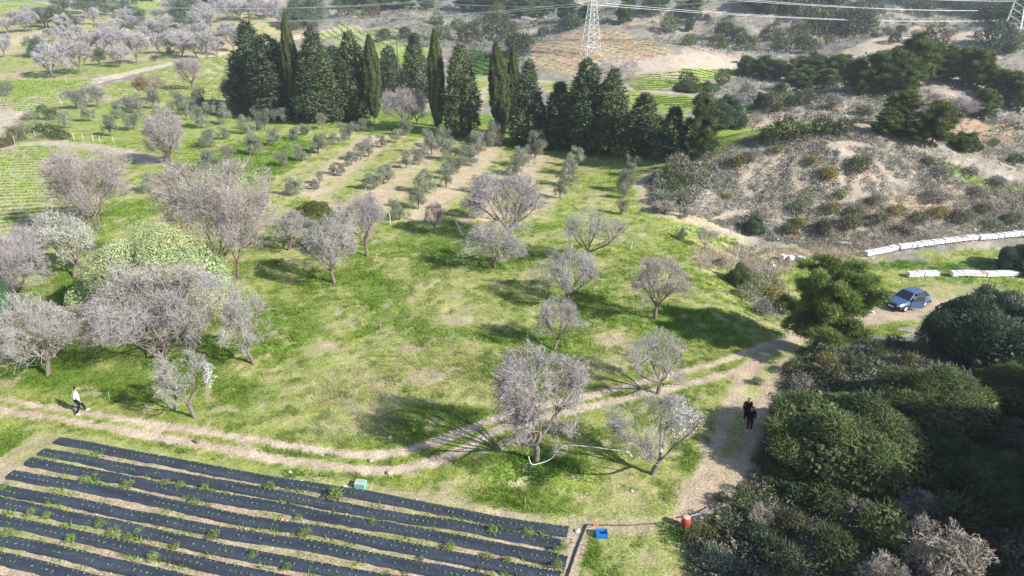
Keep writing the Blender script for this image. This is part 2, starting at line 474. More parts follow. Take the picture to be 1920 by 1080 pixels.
fill([(1360, 205), (1460, 215), (1470, 232), (1400, 232)], DIRT, .6, None, .8)
fill([(1520, 228), (1800, 222), (1919, 240), (1919, 262), (1760, 262), (1560, 245)], grassy(STRAW, col(.42, .27, .18), 0), .6)
fill([(1770, 305), (1850, 330), (1919, 350), (1919, 372), (1840, 355), (1760, 322)], grassy(LUSH, GRASS, -.2), .5)
# orchard floor top left
fill([(-80, 150), (-80, 20), (100, 5), (480, 25), (560, 60), (470, 95), (330, 120), (140, 150)], grassy(YGRASS, DIRT, -.05), 1.2)
for b in [(40, 110, 60, 14), (200, 128, 120, 8), (60, 50, 30, 6), (380, 65, 60, 6), (200, 130, 140, 10)]: blob(*b, GRASS, .6)
fill([(0, 0), (60, 3), (100, 12), (70, 22), (0, 35)], VINEG, .3, 3); fill([(150, 2), (300, 5), (310, 24), (220, 24), (150, 12)], VINEG, .3, 3)
# bare hill tops and eroded scars
fill([(1560, 105), (1640, 72), (1720, 48), (1800, 60), (1919, 66), (1919, 92), (1850, 78), (1760, 74), (1640, 100), (1570, 118)], PALEM, .3)
fill([(1280, 95), (1330, 80), (1400, 105), (1390, 125), (1300, 132)], PALEM, .4, None, .7)
for b in [(985, 62, 34, 8), (1010, 38, 24, 5), (1490, 60, 40, 8), (1560, 78, 30, 6), (490, 12, 45, 6), (1200, 40, 40, 6), (1320, 30, 50, 6), (1560, 200, 50, 12), (1430, 170, 40, 10), (1780, 180, 30, 12), (1600, 285, 30, 20), (1640, 320, 26, 24), (1510, 270, 50, 8), (1400, 320, 60, 14), (1560, 340, 70, 18), (1320, 420, 60, 10), (1500, 405, 90, 6), (1720, 395, 80, 6), (30, 200, 26, 16), (700, 30, 40, 5), (850, 25, 30, 5)]: blob(*b, PALEM, .75)
# grass in the hollow with the car and the hives
fill([(1400, 470), (1520, 472), (1640, 490), (1919, 465), (2100, 500), (2100, 600), (1919, 590), (1800, 560), (1700, 620), (1600, 640), (1480, 600), (1400, 520)], grassy(YGRASS, GRASS, .05), 1)
fill([(1290, 470), (1380, 455), (1600, 470), (1640, 482), (1500, 490), (1400, 500), (1320, 505)], grassy(STRAW, col(.38, .30, .2), 0), 1)
for b in [(1700, 492, 60, 8), (1790, 503, 60, 6), (1650, 500, 40, 8), (1860, 490, 60, 8), (1780, 520, 40, 8)]: blob(*b, col(.13, .22, .06), .6)
# scrub floor in the near right
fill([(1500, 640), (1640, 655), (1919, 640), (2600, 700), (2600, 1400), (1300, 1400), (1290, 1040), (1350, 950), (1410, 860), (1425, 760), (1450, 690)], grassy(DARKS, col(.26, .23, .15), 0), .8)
# tracks --------------------------------------------------------------
GVERGE = grassy(GRASS, YGRASS, -.05)
stroke([(-500, 690), (-200, 722), (0, 757), (160, 783), (400, 824), (640, 860), (780, 858), (880, 822), (980, 790), (1130, 748), (1280, 705), (1400, 670), (1470, 635)], 3.4, GVERGE, .8, None, .6, .85)
TR = []
PALER = grassy(col(.60, .50, .39), PALE, 0)
RUT = grassy(col(.58, .465, .35), col(.49, .385, .28), 0)
TR.append(stroke([(-500, 682), (-200, 714), (0, 748), (160, 775), (400, 812), (560, 838), (660, 852), (760, 845), (850, 815), (960, 775), (1100, 742), (1250, 705), (1360, 675), (1470, 635), (1500, 622)], .5, RUT, .14, 1, .24))
TR.append(stroke([(-500, 704), (-200, 735), (0, 768), (160, 795), (300, 820), (440, 845), (600, 872), (720, 882), (800, 868), (870, 842), (930, 808), (1050, 775), (1180, 745), (1280, 722), (1400, 690), (1480, 645), (1515, 625)], .56, RUT, .14, 1, .24))
TR.append(stroke([(1505, 622), (1470, 650), (1420, 680), (1395, 720), (1372, 770), (1355, 830), (1335, 880), (1305, 930), (1290, 975)], 1.15, SOILM, .35, 1, .45))
TR.append(stroke([(1500, 626), (1460, 668), (1440, 700), (1425, 740), (1405, 800), (1380, 860), (1360, 905), (1335, 960)], 1.0, SOILM, .35, 1, .45))
stroke([(1480, 650), (1440, 690), (1410, 730), (1385, 800), (1365, 850)], .35, GVERGE, .3, None, .5, .6)
TR.append(stroke([(1500, 625), (1560, 612), (1650, 590), (1740, 575), (1840, 568), (1960, 560)], 2.6, SOILM, .8, 1, 1.0))
stroke([(1640, 560), (1760, 545), (1860, 540)], 1.4, grassy(STRAW, DIRT, 0), 1.2, None, 1.0, .6)
# far dirt road top left
TR.append(stroke([(-180, 340), (-60, 270), (0, 228), (60, 190), (110, 170), (180, 152), (260, 133), (330, 118), (430, 101), (480, 92), (560, 70)], 4.2, PALER, 1.0, 1, 1.2))
stroke([(-60, 262), (0, 226), (60, 188)], .5, GVERGE, .5, None, 1, .6)
fill([(-20, 190), (20, 182), (34, 205), (0, 235), (-40, 240)], PALEM, .5)
stroke([(120, 178), (160, 186), (230, 188), (320, 196)], 2.4, PALEM, 1.4, 1, 1.2, .8)
stroke([(-60, 290), (60, 268), (130, 270), (230, 285), (300, 305)], 2.2, PALEM, 1.2, 1, 1.0, .9)
stroke([(0, 78), (40, 70), (80, 62)], 4, PALEM, 1.5, 1, 1.2, .8)
stroke([(840, 148), (900, 150), (1000, 152), (1100, 160), (1160, 165), (1230, 172), (1350, 180)], 2.0, PALEM, 1.0, 1, 1.0)
stroke([(1160, 165), (1210, 150), (1280, 140)], 2.2, PALEM, 1.0, 1, 1.0)
stroke([(890, 195), (900, 178), (930, 160), (930, 150)], 2.0, PALEM, 1.0, 1, 1.0, .8)
stroke([(600, 60), (660, 48), (760, 50)], 2.0, PALEM, 1.0, 1, .8, .8)
GUL = []
for s in [[(1585, 285), (1578, 310), (1582, 345)], [(1600, 290), (1612, 330), (1604, 365)], [(1560, 275), (1610, 268), (1680, 290)], [(1640, 300), (1662, 330), (1700, 350)], [(1500, 300), (1492, 330), (1500, 350)], [(1400, 330), (1390, 350), (1410, 365)], [(1740, 320), (1760, 345), (1800, 365)], [(1560, 380), (1620, 372), (1700, 382), (1780, 388)], [(1290, 418), (1340, 410), (1400, 395)]]:
    GUL.append(stroke(s, .2, mix(PALEM, col(.38, .31, .245), .6), .6, None, 1.8, .6))
stroke([(1210, 330), (1220, 380), (1260, 405), (1340, 425), (1400, 440)], 1.2, PALEM, 1.2, None, 1.4, .8)
for s in [[(1300, 540), (1360, 570), (1440, 612)], [(1320, 520), (1390, 560), (1460, 605)], [(1290, 560), (1340, 590), (1420, 630)]]:
    stroke(s, .14, STRAW, .18, None, .15, .6)
stroke([(1100, 985), (1085, 1020), (1070, 1060), (1060, 1100)], .5, PALEM, .3, None, .4, .8)
stroke([(620, 905), (760, 935), (900, 965), (1090, 985)], .4, grassy(DIRT, YGRASS, 0), .5, None, .6, .8)
_sp = fbm(GX / .8, GY / .8, 4, 88); _gr = (C[..., 1] > C[..., 0] * .98) & (ZONE == 0)
C = mix(C, grassy(STRAW, DIRT, 0), np.clip((_sp - .645) * 14, 0, .6) * _gr)
C = mix(C, LUSH * .8, np.clip((fbm(GX / .9, GY / .9, 4, 98) - .60) * 12, 0, .6) * _gr)
# furrowed micro relief
GZ = GZ + (n2 - .5) * .10 * S(GY, 10, 20) + (n1 - .5) * .22

def zone_mesh(name, zid, label=None):
    q = ZONE[:-1, :-1] if zid is not None else None
    nr, nc = GX.shape
    idx = np.arange(nr * nc).reshape(nr, nc)
    F = np.stack([idx[:-1, :-1], idx[:-1, 1:], idx[1:, 1:], idx[1:, :-1]], -1)[q == zid]
    used = np.unique(F); mp = np.full(nr * nc, -1); mp[used] = np.arange(len(used))
    mb = MB(); V = np.stack([GX, GY, GZ], -1).reshape(-1, 3)[used]
    mb.add(V, mp[F], C.reshape(-1, 3)[used])
    o = mb.build(name, M_GROUND, None, True)
    o["kind"] = "structure"; o["label"] = label
    return o
# a bare copy of the exact surface height, for planting things on it
def GH(x, y):
    x = np.asarray(x, float); y = np.asarray(y, float)
    a = fbm(x / 3.2, y / 3.2, 5, 1); b = fbm(x / .55, y / .55, 3, 2)
    return H(x, y) + (b - .5) * .10 * S(y, 10, 20) + (a - .5) * .22
zone_mesh("ground", 0, "green meadow, tilled orchard floor and scrub hillside")
zone_mesh("dirt_track", 1, "pale two-rut dirt track")
zone_mesh("field", 3, "cultivated field soil with crop rows")
# ================================================================ PLANT BUILDERS
def unit(a): return a / (np.linalg.norm(a, axis=-1, keepdims=True) + 1e-9)

def grow(P0, D, L, R, rg, segs, wig, up, taper=.5):
    """polylines from start points P0 along D, curving"""
    m = len(P0); P = np.zeros((m, segs + 1, 3)); P[:, 0] = P0; d = D.copy()
    for i in range(segs):
        d = unit(d + rg.normal(size=(m, 3)) * wig + np.array([0, 0, up]))
        P[:, i + 1] = P[:, i] + d * (L / segs)[:, None]
    Rr = R[:, None] * np.linspace(1, taper, segs + 1)[None]
    return P, Rr, d
def branch(P, Rr, cnt, rg, t0, spread, lfrac, Lpar, outw=0.3, up=0.1, rf=.55, centre=None):
    m, k, _ = P.shape
    par = np.repeat(np.arange(m), cnt)
    t = t0 + (1 - t0) * rg.random(len(par)) ** .8
    t[::cnt] = .999
    f = t * (k - 1); i = np.minimum(f.astype(int), k - 2); w = (f - i)[:, None]
    P0 = P[par, i] * (1 - w) + P[par, i + 1] * w
    dp = unit(P[par, i + 1] - P[par, i])
    D = unit(dp + rg.normal(size=dp.shape) * spread + (unit(P0 - centre) * outw if centre is not None else 0) + np.array([0, 0, up]))
    R0 = (Rr[par, i] * (1 - w[:, 0]) + Rr[par, i + 1] * w[:, 0]) * rf
    L = Lpar[par] * lfrac * (0.6 + .7 * rg.random(len(par))) * (1.15 - .4 * t)
    return P0, D, L, R0

TW = np.array([.50, .43, .43])
def bare_tree(seed, Ht=6.0, Wd=5.6, stems=1, trunk=1.1, counts=(7, 8, 8, 6, 4), tw=.0125, tint=TW, lean=0.1, spreadmax=1.2, upw=.14, blossom=0, bcol=(.8, .74, .76), droop=0.0, bside=None, leaves=0, lcol=(.3, .28, .1), bsize=.05):
    """returns builders for trunk with limbs, twig crown, blossom; height about Ht, crown width about Wd"""
    rg = np.random.default_rng(seed)
    tr, cr, bl = MB(), MB(), MB()
    bark = np.array([.20, .16, .145])
    Pst = rg.normal(size=(stems, 3)) * (.14 * (stems > 1)); Pst[:, 2] = -.15
    D = unit(np.column_stack([rg.normal(size=(stems, 2)) * (lean if stems == 1 else .45), np.ones(stems)]))
    if stems == 1: D = unit(np.array([[lean * 2.2 * math.cos(seed), lean * 1.2 * math.sin(seed), 1.]]))
    P, Rr, _ = grow(Pst, D, np.full(stems, trunk + .15), np.full(stems, .17 if stems == 1 else .11), rg, 4, .12, .1, .72)
    V, F = tubes(P, Rr, 9); tr.add(V, F, bark)
    centre = np.array([0, 0, trunk])
    Lp = np.full(stems, (Ht - trunk) * 1.0)
    c0 = max(3, counts[0] // stems)
    P0 = np.repeat(P[:, -1], c0, 0)
    az = rg.random(stems) [:, None] * 6 + np.arange(c0)[None] * 2 * math.pi / c0 + rg.normal(size=(stems, c0)) * .25
    tilt = rg.uniform(.25, spreadmax, az.size).reshape(az.shape); 
    D = np.stack([np.cos(az) * tilt * Wd / Ht * 1.1, np.sin(az) * tilt * Wd / Ht * 1.1, np.ones(az.shape) * .9], -1).reshape(-1, 3)
    D = unit(D)
    L = np.repeat(Lp, c0) * rg.uniform(.55, .8, stems * c0)
    R = np.repeat(Rr[:, -1], c0) * rg.uniform(.45, .7, stems * c0)
    def clampP(P):
        # keep inside an ellipsoid crown
        c = np.array([0, 0, trunk * .55 + (Ht - trunk * .55) * .46]); r = np.array([Wd / 2, Wd / 2, (Ht - trunk * .4) * .53])
        q = (P - c) / r; n = np.linalg.norm(q, axis=-1, keepdims=True)
        lim = .98 + .17 * np.sin(3 * np.arctan2(q[..., 1:2], q[..., 0:1]) + seed + 3 * q[..., 2:3]) + .10 * np.sin(7 * q[..., 2:3] + seed)
        lim = lim * rg.uniform(.7, 1.2, (len(P), 1, 1)); a = .62 * lim
        k = np.where(n > a, (a + (lim - a) * np.tanh((n - a) / (lim - a))) / (n + 1e-9), 1)
        return c + q * k * r
    P, Rr, _ = grow(P0, D, L, R, rg, 5, .14, .06, .5)
    P[:, 1:] = clampP(P[:, 1:])
    V, F = tubes(P, Rr, 6); tr.add(V, F, bark * 1.1)
    ends = None
    for lv, cnt in enumerate(counts[1:]):
        sp = (.75, .75, .75, .8)[min(lv, 3)]
        P0, D, L, R = branch(P, Rr, cnt, rg, .14, sp, (.58, .6, .62, .62)[min(lv, 3)], L, .3, upw - droop * (lv > 0), .55, centre)
        sg = (4, 3, 3, 2)[min(lv, 3)]
        R = np.maximum(R, tw * .5)
        P, Rr, _ = grow(P0, D, L, R, rg, sg, .20, .05 - droop, .55)
        P = np.concatenate([P[:, :1], clampP(P[:, 1:])], 1)
        shade = np.repeat(rg.uniform(.75, 1.25, len(P)), (sg + 1))
        if lv == 0:
            V, F = tubes(P, Rr, 5); tr.add(V, F, bark * 1.25)
        elif lv == 1:
            V, F = tubes(P, np.maximum(Rr * .9, tw * .6), 3); cr.add(V, F, np.array(tint)[None] * .72 * np.repeat(shade, 3)[:, None])
        else:
            V, F = ribbons(P, np.full(Rr.shape, tw) * np.linspace(1.1, .6, sg + 1)[None], rg)
            cr.add(V, F, np.array(tint)[None] * np.repeat(shade, 2)[:, None])
        ends = P
    if blossom or leaves:
        Q = ends[:, 1:].reshape(-1, 3)
        if bside is not None: Q = Q[(unit(Q - centre) @ unit(np.array(bside, float))) > .35]
        n = blossom or leaves
        Q = Q[rg.integers(0, len(Q), n)] + rg.normal(size=(n, 3)) * .05
        V, F = leaf_quads(Q, unit(rg.normal(size=(n, 3)) + [0, 0, .4]), bsize * rg.uniform(.6, 1.3, n), rg, .9)
        bc = np.array(bcol if blossom else lcol) * rg.uniform(.8, 1.15, (n, 1))
        bl.add(V, F, np.repeat(bc, 4, 0))
    return tr, cr, (bl if bl.n else None)

def leaf_quads(P, Nn, size, rg, aspect=.6):
    r = rg.normal(size=P.shape); U = unit(np.cross(Nn, r)); Vv = np.cross(Nn, U)
    s = np.asarray(size) * .5; s = np.broadcast_to(s, len(P))[:, None]
    a = U * s; b = Vv * s * aspect
    V = np.stack([P - a, P - b * 1.0 + a * .1, P + a, P + b + a * .1], 1)
    F = np.arange(len(P) * 4).reshape(-1, 4)
    return V.reshape(-1, 3), F
def foliage(blobs, n, size, rg, color, aspect=.6, tone=.22, jit=.7, shell=(.72, 1.06), up=.25, lower=-.65, spiky=0):
    """leaf faces over a heap of leaf clumps; blobs (k,6): centre, radii. Every clump has its own tone"""
    B = np.asarray(blobs, float); c, r = B[:, :3], B[:, 3:6]
    area = (r[:, 0] * r[:, 1] + r[:, 0] * r[:, 2] + r[:, 1] * r[:, 2]); w = area / area.sum()
    k = rg.choice(len(B), int(n * 1.6), p=w)
    d = unit(rg.normal(size=(len(k), 3)))
    keep = d[:, 2] > lower; k, d = k[keep], d[keep]
    rad = rg.uniform(shell[0], shell[1], (len(k), 1))
    P = c[k] + d * r[k] * rad
    inside = np.zeros(len(P), bool)
    for j in range(len(B)):
        q = (P - c[j]) / r[j]
        inside |= ((q * q).sum(1) < .55) & (k != j)
    P, k, d = P[~inside][:n], k[~inside][:n], d[~inside][:n]
    Nn = unit(d / r[k] * r[k].mean() + rg.normal(size=P.shape) * jit + [0, 0, up])
    sz = size * rg.uniform(.6, 1.35, len(P))
    if spiky:
        U = unit(d + [0, 0, .5] + rg.normal(size=P.shape) * .45)
        Sx = unit(np.cross(U, rg.normal(size=P.shape))) * (sz * aspect * .5)[:, None]
        T = U * sz[:, None]
        V = np.stack([P - Sx, P + Sx, P + T + Sx * .3, P + T - Sx * .3], 1).reshape(-1, 3); F = np.arange(len(P) * 4).reshape(-1, 4)
    else: V, F = leaf_quads(P, Nn, sz, rg, aspect)
    tb = rg.uniform(1 - tone, 1 + tone, len(B))[k] * rg.uniform(.72, 1.28, len(P))
    hue = 1 + rg.normal(size=(len(B), 3))[k] * .05
    cc = np.asarray(color) * tb[:, None] * hue
    return V, F, np.repeat(np.clip(cc, .005, 1), 4, 0)
def trunk_mb(pts, rad, col=(.17, .135, .11), n=8):
    mb = MB(); mb.tube(np.array(pts, float), np.array(rad, float), n, col); return mb

def make_tree(name, label, cat, group, trunk, crown, blossom=None, leafmat=None, crown_name="crown", cm=None):
    t = thing(name, label, cat, group=group)
    if trunk: part(trunk, "trunk", M_BARK, t, True)
    if crown: part(crown, crown_name, cm or M_TWIG, t)
    if blossom: part(blossom, "blossom" if leafmat is None else "leaves", leafmat or M_LEAF, t)
    return t

# ---- prototypes are parked, then moved to their first place when used
class Proto:
    def __init__(s, obj, h, w): s.o, s.h, s.w, s.used = obj, h, w, False
    def put(s, loc, height, width, rz, color=(1, 1, 1, 1), name=None, cat=None, group=None, look=None, label=None):
        if s.used: o = dup(s.o, None, color)
        else:
            o = s.o; setcolor(o, color); s.used = True
        if name: o.name = name
        o.location = (loc[0], loc[1], loc[2]); o.rotation_euler = (0, 0, rz)
        o.scale = (width / s.w, width / s.w, height / s.h)
        if cat: o["category"] = cat
        if group: o["group"] = group
        elif "group" in o: del o["group"]
        if look: o["look"] = look
        if label: o["label"] = label
        return o
def at(px, py, top, wpx, dz=-.03):
    p, Z = W(px, py)
    z = float(GH(p[0], p[1]))
    h = ztop(p[1] + .18 * wpx * Z / FPX, top) - z
    # crowns have depth as well: the silhouette top belongs to the middle of the crown
    return (p[0], p[1], z + dz), max(.2, h), wpx * Z / FPX
# ================================================================ BARE ALMOND TREES
def almond_proto(seed, **kw):
    Ht, Wd = kw.get('Ht', 6.0), kw.get('Wd', 5.6)
    t, c, b = bare_tree(seed, **kw)
    lm = M_LEAF
    return Proto(make_tree("almond_tree", None, "tree", None, t, c, b), Ht, Wd)
MAUVE = (.385, .345, .345); GREY = (.40, .375, .35); PINKB = (.47, .36, .31)
AP = [almond_proto(1, tint=GREY), almond_proto(2, tint=MAUVE, droop=.04), almond_proto(3, tint=GREY, counts=(6, 7, 8, 6, 4)),
      almond_proto(4, tint=MAUVE, droop=.03, blossom=700, bcol=(.62, .55, .57), bsize=.045), almond_proto(5, tint=GREY, counts=(6, 6, 7, 7, 4), droop=.02)]
BIG = [almond_proto(21, Ht=8, Wd=9, stems=4, trunk=.9, tint=MAUVE, counts=(11, 8, 7, 5, 3), tw=.014, spreadmax=.95, upw=.26),
       almond_proto(22, Ht=8, Wd=9, stems=3, trunk=1.2, tint=(.39, .34, .325), counts=(13, 8, 8, 5, 4), tw=.014, spreadmax=.85, upw=.28, leaves=3000, lcol=(.42, .33, .28), bsize=.07)]
WHITE_R = almond_proto(31, tint=GREY, counts=(5, 7, 7, 6, 4), blossom=1500, bcol=(.85, .82, .82), bside=(1, -.2, .1), bsize=.07)
WHITE_L = almond_proto(34, Ht=5.2, Wd=4.4, tint=GREY, counts=(4, 6, 7, 6, 4), lean=.18, blossom=600, bcol=(.85, .84, .82), bside=(1, -.3, -.1), bsize=.055)
VASE = almond_proto(36, Ht=5.2, Wd=5.6, tint=(.40, .34, .33), counts=(7, 7, 7, 6, 4), tw=.013)
BLW = almond_proto(38, tint=GREY, counts=(6, 7, 7, 6, 3), blossom=6500, bcol=(.62, .68, .52), bsize=.08)
near = [
 (AP[0], 90, 706, 548, 155, .3, "grey leafless almond tree with a low broken limb at the left edge of the meadow"),
 (BIG[0], 303, 668, 482, 272, 1.0, "widest many-stemmed leafless grey almond tree, in front of the pale yellow-green bush"),
 (BIG[1], 440, 520, 300, 235, 2.2, "biggest pinkish grey leafless tree behind the pale yellow-green bush"),
 (BIG[1], 180, 432, 275, 165, 4.0, "brownish pink twiggy tree at the corner of the left vineyard"),
 (AP[1], 38, 582, 425, 140, 2.0, "bushy leafless tree beside the dark green tree at the left edge"),
 (AP[2], 476, 680, 540, 110, .6, "thin grey leafless almond tree standing just right of the widest bare tree"),
 (WHITE_L, 368, 783, 645, 112, .4, "leaning almond tree with white blossom, nearest the walker in white"),
 (AP[0], 628, 532, 398, 120, 2.9, "grey leafless almond tree with dark trunk beside the crossed stakes"),
 (AP[1], 688, 478, 355, 105, 4.2, "pale leafless almond tree at the near corner of the olive grove"),
 (AP[2], 925, 502, 410, 125, 1.8, "leafless almond tree with short dark trunk in front of the tallest mid-field almond"),
 (AP[3], 958, 452, 322, 150, .2, "tallest pinkish leafless almond tree at the edge of the olive grove"),
 (AP[4], 1105, 495, 378, 115, 3.0, "airy grey leafless almond tree right of the tallest mid-field almond"),
 (AP[0], 1062, 568, 462, 125, 5.0, "upper tree of the pair of leafless almonds in mid meadow"),
 (AP[2], 1040, 656, 552, 108, 4.1, "lower tree of the pair of leafless almonds in mid meadow"),
 (VASE, 1228, 598, 478, 128, .5, "vase-shaped leafless almond tree above the long dark pine shadow"),
 (AP[3], 1004, 866, 645, 195, 1.4, "large pinkish almond tree with the white hose round its trunk"),
 (AP[4], 1232, 738, 612, 138, .9, "sparse almond tree standing between the two ruts of the track"),
 (WHITE_R, 1222, 890, 725, 165, .1, "almond tree with white blossom on its right side near the track"),
 (VASE, 815, 438, 378, 42, 1.6, "small dark bare tree between olive grove and meadow"),
 (AP[1], 322, 310, 205, 80, 5.5, "lone leafless grey tree among the young olives at left"),
 (AP[0], 318, 306, 250, 60, 1.5, "low leafless bush tree at the foot of the lone grey tree"),
 (AP[3], 360, 168, 106, 62, 2.5, "round mauve almond tree in the vineyard beside the far road"),
 (AP[1], 762, 248, 163, 90, 3.5, "mauve leafless almond tree between the cypresses"),
 (AP[2], 785, 235, 180, 60, 1.0, "smaller mauve leafless tree right behind the mauve almond between the cypresses"),
 (BIG[0], 1152, 165, 106, 88, .7, "round dark mauve leafless tree below the pylon"),
 (AP[1], 448, 205, 138, 70, 2.7, "leafless tree half hidden by the leftmost cypress"),
 (VASE, 1410, 248, 212, 32, 1.1, "small bare tree on the green strip behind the scrub knoll"),
 (AP[4], 1322, 468, 420, 42, 3.3, "small greyish bare tree at the top of the bank"),
 (AP[1], 1795, 226, 180, 62, 2.0, "greyish mauve bare tree under the pine ridge"),
 (AP[2], 1737, 222, 190, 50, 5.1, "pale bare tree left of the greyish mauve one under the pine ridge"),
 (AP[4], 1475, 240, 208, 26, 4.4, "thin pale bare sapling on the strip behind the scrub knoll"),
 (BLW, 138, 520, 398, 120, 1.0, "white blossoming tree with fresh pale leaves left of the yellow-green tree"),
 (AP[1], 60, 500, 420, 90, 1.0, "greyish leafless tree behind the white blossoming tree at left"),
 (AP[2], 540, 470, 390, 110, 3.3, "leafless grey tree leaning out right of the biggest pinkish tree"),
]
for pr, x, y, top, w, rz, lab in near:
    if lab is None: continue
    loc, h, ww = at(x, y, top, w)
    pr.put(loc, h * 1.1, ww * 1.08, rz, name="almond_tree", label=lab)
# two chalk white bare fig trees
FIG = almond_proto(41, Ht=4, Wd=5, stems=3, trunk=.4, tint=(.66, .63, .62), counts=(9, 4, 4, 3), tw=.05)
FIG.o.name = "fig_tree"
for x, y, top, w, lab in [(1572, 238, 208, 52, "chalk white leafless fig tree left of the round pines"), (1888, 240, 203, 52, "chalk white leafless fig tree at the right edge under the pine ridge")]:
    loc, h, ww = at(x, y, top, w); FIG.put(loc, h, ww, x, name="fig_tree", label=lab)
# brown-leaved tree by the far road
t, c, b = bare_tree(51, tint=(.42, .34, .27), counts=(6, 6, 7, 6, 4), leaves=6000, lcol=(.33, .27, .12), bside=(-1, -.2, .3), bsize=.12)
BR = Proto(make_tree("oak_tree", None, "tree", None, t, c, b, M_LEAF), 6, 5.6)
loc, h, ww = at(288, 190, 133, 72); BR.put(loc, h, ww, 0, label="round tree with old brown leaves beside the vineyard at left")
# far orchard
FARP = [almond_proto(61 + k, tint=tt, counts=(6, 6, 6, 6, 3), tw=.034, blossom=bb, bcol=(.56, .53, .55), bsize=.08) for k, (tt, bb) in enumerate([((.45, .425, .44), 200), ((.43, .40, .415), 0), ((.48, .455, .47), 600), ((.42, .375, .38), 0)])]
orch = [(17, 63), (48, 60), (105, 146), (153, 140), (225, 126), (258, 121), (302, 100), (345, 101), (370, 109), (388, 110), (408, 106), (330, 88), (8, 108), (300, 86), (80, 96), (100, 86), (130, 92), (150, 80), (180, 96), (200, 84), (230, 96), (215, 105), (270, 84), (285, 70), (310, 62), (250, 68), (220, 66), (190, 68), (350, 78), (380, 88), (400, 90), (30, 48), (60, 40), (90, 50), (120, 62), (150, 60), (175, 46), (240, 52), (270, 48), (300, 44), (330, 40), (360, 46), (390, 44), (430, 40), (450, 38), (470, 42), (410, 30), (370, 28), (330, 24), (440, 98), (340, 108), (124, 108), (60, 60), (395, 58), (365, 60), (380, 34), (446, 34), (498, 38), (520, 34), (480, 30), (432, 78), (320, 100), (200, 108), (170, 106)]
os_ = []
for k, (x, y) in enumerate(orch):
    p, Z = W(x, y); z = float(GH(p[0], p[1]))
    big = 1.25 if (x, y) in [(105, 146), (153, 140), (258, 121)] else rng.uniform(.8, 1.15)
    o = FARP[k % 4].put((p[0], p[1], z), 8.6 * big, 8.4 * big * rng.uniform(.9, 1.15), rng.uniform(0, 6), color=(rng.uniform(.88, 1.06),) * 3 + (1,), name="almond_tree", cat="tree", group="mauve leafless almond trees in the far orchard",
        look=["mauve leafless almond tree", "grey-mauve bare almond tree", "almond tree flushed with pale blossom", "darker bare almond tree"][k % 4])
    os_.append(o)
autolabel(os_, "mauve tree", "far-left orchard", 11)
# ================================================================ CYPRESSES, OLIVES, PINES, OAKS, BUSHES
def cyp_broad(seed, Ht=16, Wd=5, color=(.05, .078, .032), n=17000):
    rg = np.random.default_rng(seed); bl = []; PW = (.62, .42, .5, .75)[seed % 4]
    for i in range(200):
        t = rg.random() ** .85; z = 1.0 + t * (Ht - 1.6)
        prof = (min(1, .55 + t * 3) * (1 - t) ** PW if t > .12 else .75) * 1.05
        r = Wd / 2 * prof * rg.uniform(.55, 1.22); a = rg.random() * 6.283
        s = rg.uniform(.5, 1.0) * (1.1 - .5 * t)
        bl.append((math.cos(a) * max(0, r - s * .6), math.sin(a) * max(0, r - s * .6), z, s, s, s * rg.uniform(1.2, 2.0)))
    for i in range(12): bl.append((rg.normal() * .1, rg.normal() * .1, 1.5 + i * (Ht - 2.4) / 12, Wd * .26 * (1.05 - i / 13), Wd * .26 * (1.05 - i / 13), 1.4))
    V, F, c = foliage(bl, n, .34, rg, color, .6, .3, .6, (.7, 1.15), .2, -.9, spiky=0)
    cr = MB().add(V, F, c)
    V, F, c = foliage(bl, n // 3, .5, rg, color, .3, .28, .5, (.85, 1.1), .2, -.5, spiky=1); cr.add(V, F, c)
    return Proto(make_tree("cypress_tree", None, "tree", None, trunk_mb([(0, 0, -.3), (0, 0, 4), (0, 0, Ht * .8)], [.28, .2, .05]), cr, cm=M_LEAF), Ht, Wd)
def cyp_narrow(seed, Ht=16, Wd=2.4, color=(.11, .14, .06), n=14000):
    rg = np.random.default_rng(seed); cr = MB()
    t = rg.random(n); a = rg.random(n) * 6.283
    prof = lambda t: np.minimum(1, .35 + t * 2.6) * np.where(t > .55, np.maximum(0.03, 1 - ((t - .55) / .46) ** 1.8), 1)
    rr = Wd / 2 * prof(t) * (1 + .12 * np.sin(a * 7 + np.sin(t * 9) * 2) + .08 * np.sin(t * 40 + a * 3)) * rg.uniform(.82, 1.04, n)
    P = np.stack([np.cos(a) * rr, np.sin(a) * rr, 1.2 + t * (Ht - 1.4)], 1)
    out = np.stack([np.cos(a), np.sin(a), np.zeros(n)], 1)
    U = unit(np.array([0, 0, 1.]) + out * .25 + rg.normal(size=P.shape) * .18)
    Sx = unit(np.cross(U, out + rg.normal(size=P.shape) * .5)) * .07
    T = U * rg.uniform(.3, .65, (n, 1))
    V = np.stack([P - Sx, P + Sx, P + T + Sx * .3, P + T - Sx * .3], 1).reshape(-1, 3)
    tone = (1 + .25 * np.sin(a * 7 + np.sin(t * 9) * 2)) * rg.uniform(.75, 1.25, n)
    cr.add(V, np.arange(4 * n).reshape(-1, 4), np.repeat(np.array(color) * tone[:, None], 4, 0))
    core = [(0, 0, 1.6 + i * (Ht - 2.4) / 16, Wd * .36 * float(prof(np.array(i / 16))), Wd * .36 * float(prof(np.array(i / 16))), 1.0) for i in range(17)]
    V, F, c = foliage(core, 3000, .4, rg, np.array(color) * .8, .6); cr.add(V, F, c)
    return Proto(make_tree("cypress_tree", None, "tree", None, trunk_mb([(0, 0, -.3), (0, 0, 2.5), (0, 0, Ht * .8)], [.2, .17, .05], (.26, .21, .18)), cr, cm=M_LEAF), Ht, Wd)
CB = [cyp_broad(100 + k, color=cc) for k, cc in enumerate([(.095, .13, .062), (.085, .118, .06), (.11, .14, .06), (.098, .135, .068)])]
CN = [cyp_narrow(110 + k) for k in range(2)]
